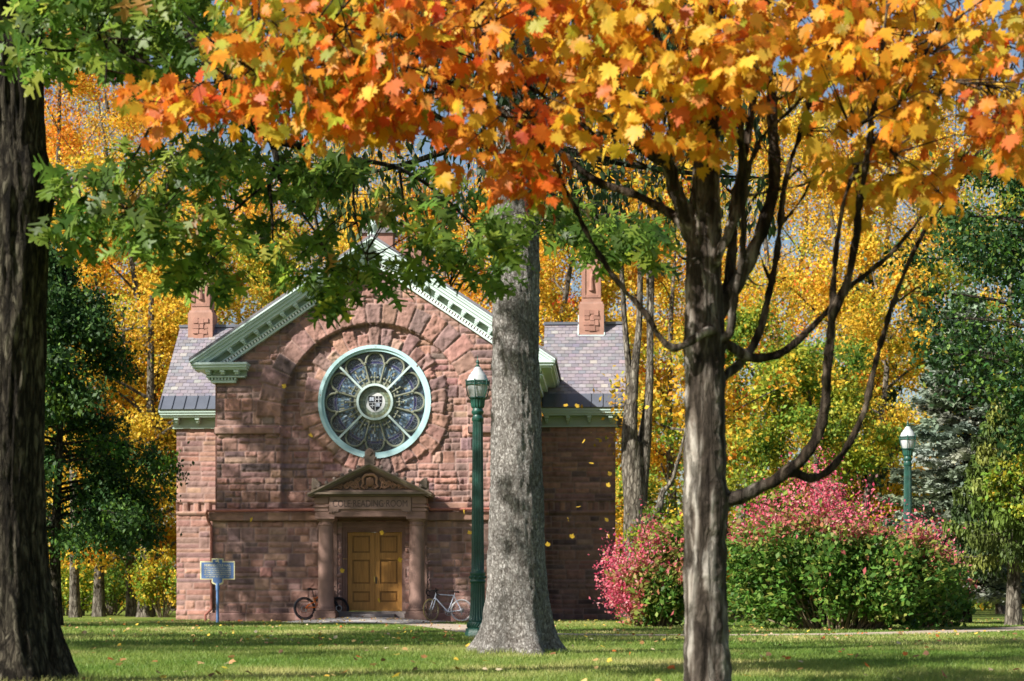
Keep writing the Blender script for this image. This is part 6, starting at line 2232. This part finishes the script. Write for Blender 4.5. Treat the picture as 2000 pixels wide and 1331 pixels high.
shade_tree('tallest sparse yellow tree left of the lawn beyond the green one', -31, 43, 29, 5.2, 12, .35, PAL_Y, 4500, 0.3, 602)
shade_tree('spreading green tree left of the lawn between the big oak and the hall', -17, 27, 19, 5.5, 4, .35, PAL_G, 11000, 0.3, 601)

# ------------------------------------------------------------------ grass, litter, falling leaves
rng = np.random.default_rng(700)
def lawn_pts(n, Y0, Y1, pw):
    u = rng.random(n)
    Y = (Y0 ** pw + u * (Y1 ** pw - Y0 ** pw)) ** (1 / pw)
    x = rng.uniform(-1, 1, n) * (Y * 0.30 + 0.8)
    return x, Y
def on_hard(x, y):
    dx = x - X0; dy = y - D
    lx = dx * CA - dy * SA; ly = dx * SA + dy * CA
    a = ((lx + 0.15) / 2.8) ** 2 + (ly / 4.35) ** 2 < 1
    b = (np.abs(lx) < HW + 0.2) & (ly > -0.25)
    c = ly > WD - 0.15
    d = np.min(np.hypot(x[:, None] - path_xy[None, :, 0], y[:, None] - path_xy[None, :, 1]), 1) < 0.95
    return a, b, c & (np.abs(lx) < WHW + 0.5), d
xs1, ys1 = lawn_pts(210000, 13.5, 27, 1.0)
xs2, ys2 = lawn_pts(170000, 26, 66, 1.0)
tuft_x, tuft_y = [], []
for (bx, by, r0, r1, m) in ((P(1008, 0, 23.2).x, 23.2, 0.42, 0.72, 2600), (OX, OY, 0.5, 0.85, 2600), (MX, MY, 0.17, 0.4, 1200), (lamp.location.x, lamp.location.y, 0.2, 0.34, 700)):
    a_ = rng.uniform(0, 2 * PI, m); q_ = r0 + (r1 - r0) * rng.random(m) ** 1.6
    tuft_x.append(bx + q_ * np.cos(a_)); tuft_y.append(by + q_ * np.sin(a_))
tuft_x, tuft_y = np.concatenate(tuft_x), np.concatenate(tuft_y)
gx_, gy_ = np.concatenate([xs1, xs2, tuft_x]), np.concatenate([ys1, ys2, tuft_y])
tall = np.concatenate([np.ones(len(xs1) + len(xs2)), np.full(len(tuft_x), 1.7)])
a, b, c, d = on_hard(gx_, gy_)
k = ~(a | b | c | d)
gx_, gy_, tall = gx_[k], gy_[k], tall[k]
n = len(gx_)
patch = fbm(np.stack([gx_ * 0.5, gy_ * 0.35, 0 * gx_], 1), 3, 71)
fine_p = vnoise(np.stack([gx_ * 2.2, gy_ * 2.2, 0 * gx_], 1), 72)
hgt = (0.028 + 0.024 * patch) * rng.uniform(0.6, 1.5, n) * tall
wid = np.where(gy_ < 27, 0.0045, 0.009) * rng.uniform(0.7, 1.4, n)
lean = rng.normal(0, 0.55, (n, 2)) * hgt[:, None]
th = rng.uniform(0, 2 * PI, n)
dx, dy = np.cos(th) * wid, np.sin(th) * wid
V = np.zeros((n, 3, 3))
V[:, 0] = np.stack([gx_ - dx, gy_ - dy, np.zeros(n)], 1)
V[:, 1] = np.stack([gx_ + dx, gy_ + dy, np.zeros(n)], 1)
V[:, 2] = np.stack([gx_ + lean[:, 0], gy_ + lean[:, 1], hgt], 1)
g0, g1, g2 = np.array((0.11, 0.2, 0.03)), np.array((0.27, 0.32, 0.075)), np.array((0.52, 0.46, 0.19))
t1 = np.clip(patch * 1.6 - 0.35 + rng.normal(0, 0.18, n), 0, 1)[:, None]
colr = g0 * (1 - t1) + g1 * t1
dry = np.clip((patch - 0.55) * 3 + (fine_p - 0.6) + rng.normal(0, 0.15, n), 0, 0.8)[:, None]
colr = colr * (1 - dry) + g2 * dry
gr = mesh_np('grass', V.reshape(-1, 3), np.arange(3 * n).reshape(-1, 3), M['bladegrass'], None, np.repeat(colr, 3, 0))
gr['kind'] = 'stuff'
gr['label'] = 'short green grass of the lawn with drier yellow patches'

x1, y1 = lawn_pts(260, 14, 34, 1.0)
x2, y2 = lawn_pts(1100, 30, 64, 1.0)
x3 = rng.normal(X0 - 0.2, 1.5, 260); y3 = D - 0.4 - np.abs(rng.normal(0, 1.6, 260))
lx_, ly_ = np.concatenate([x1, x2, x3]), np.concatenate([y1, y2, y3])
a, b, c, d = on_hard(lx_, ly_)
zz = np.where(a, 0.0, np.where(d, 0.02, 0.05))
# height of the dished paving under the leaves
dxx = lx_ - X0; dyy = ly_ - D
plx, ply = dxx * CA - dyy * SA, dxx * SA + dyy * CA
tt = np.sqrt(((plx + 0.15) / 2.75) ** 2 + (ply / 4.3) ** 2)
zz = np.where(a, 0.175 - 0.15 * np.clip(tt - 0.25, 0, 1) / 0.75, zz)
k = ~(b | c) & ~((np.abs(plx) < 1.85) & (ply > -1.4))
lx_, ly_, zz = lx_[k], ly_[k], zz[k]
n = len(lx_)
pos = np.stack([lx_, ly_, zz + 0.01], 1)
th = rng.uniform(0, 2 * PI, n)
tip = np.stack([np.cos(th), np.sin(th), rng.normal(0, 0.3, n)], 1)
nrm = rng.normal(0, 0.35, (n, 3)) + np.array((0, -0.25, 1))
LIT = [(3, (0.5, 0.33, 0.14)), (2, (0.6, 0.42, 0.06)), (2, (0.3, 0.15, 0.06)), (1.5, (0.62, 0.5, 0.32)), (1, (0.45, 0.13, 0.03)), (0.6, (0.16, 0.09, 0.045))]
fl = leaf_mesh('fallen_leaves', MAPLE, pos, tip, nrm, rng.uniform(0.045, 0.09, n), pick_cols(rng, LIT, n), M['litter'], None)
fl['kind'] = 'stuff'
fl['label'] = 'scattered brown, yellow and tan fallen leaves on the lawn and paving'

FALL = [
    ('tiny yellow leaf falling in front of the shaded right wing wall', 52, [(1140, 862), (1155, 905), (1191, 926), (1188, 948), (1185, 1016), (1110, 1015), (1117, 1048), (1188, 1047), (1130, 990), (1070, 1064)]),
    ('tiny pale leaf falling before the metal foot of the right wing roof', 53, [(1105, 792), (1127, 793)]),
    ('tiny yellow leaf falling in front of the oak double door', 54, [(781, 1094), (740, 1173), (746, 1041)]),
    ('tiny orange leaf falling between the left porch column and the door', 54, [(674, 1092), (668, 1115)]),
    ('tiny yellow leaf falling just left of the lamp post below the rain pipe', 50, [(906, 1000), (918, 1041)]),
    ('tiny yellow leaf falling beside the left rain pipe on the string course', 53, [(491, 1015)]),
    ('tiny yellow leaf falling in front of the stone arch left of the round window', 53, [(607, 851), (555, 755)]),
    ('tiny yellow leaf falling in front of the top of the stone arch', 53, [(683, 622)]),
]
rng = np.random.default_rng(720)
me0 = None
for lab, Y, lst in FALL:
    for (px, py) in lst:
        if me0 is None:
            o = leaf_mesh('falling_leaf', MAPLE, np.zeros((1, 3)), np.array([[0, 1.0, 0]]), np.array([[0, 0, 1.0]]), [0.15], np.array([(0.66, 0.42, 0.05)]), M['leaf'], None)
            me0 = o
        else:
            o = me0.copy()
            COL.objects.link(o)
        o.location = P(px, py, Y)
        o.rotation_euler = tuple(rng.uniform(-1.2, 1.2, 3) + np.array((1.2, 0, 0)))
        tag(o, lab, 'leaf', 'leaves falling through the air')
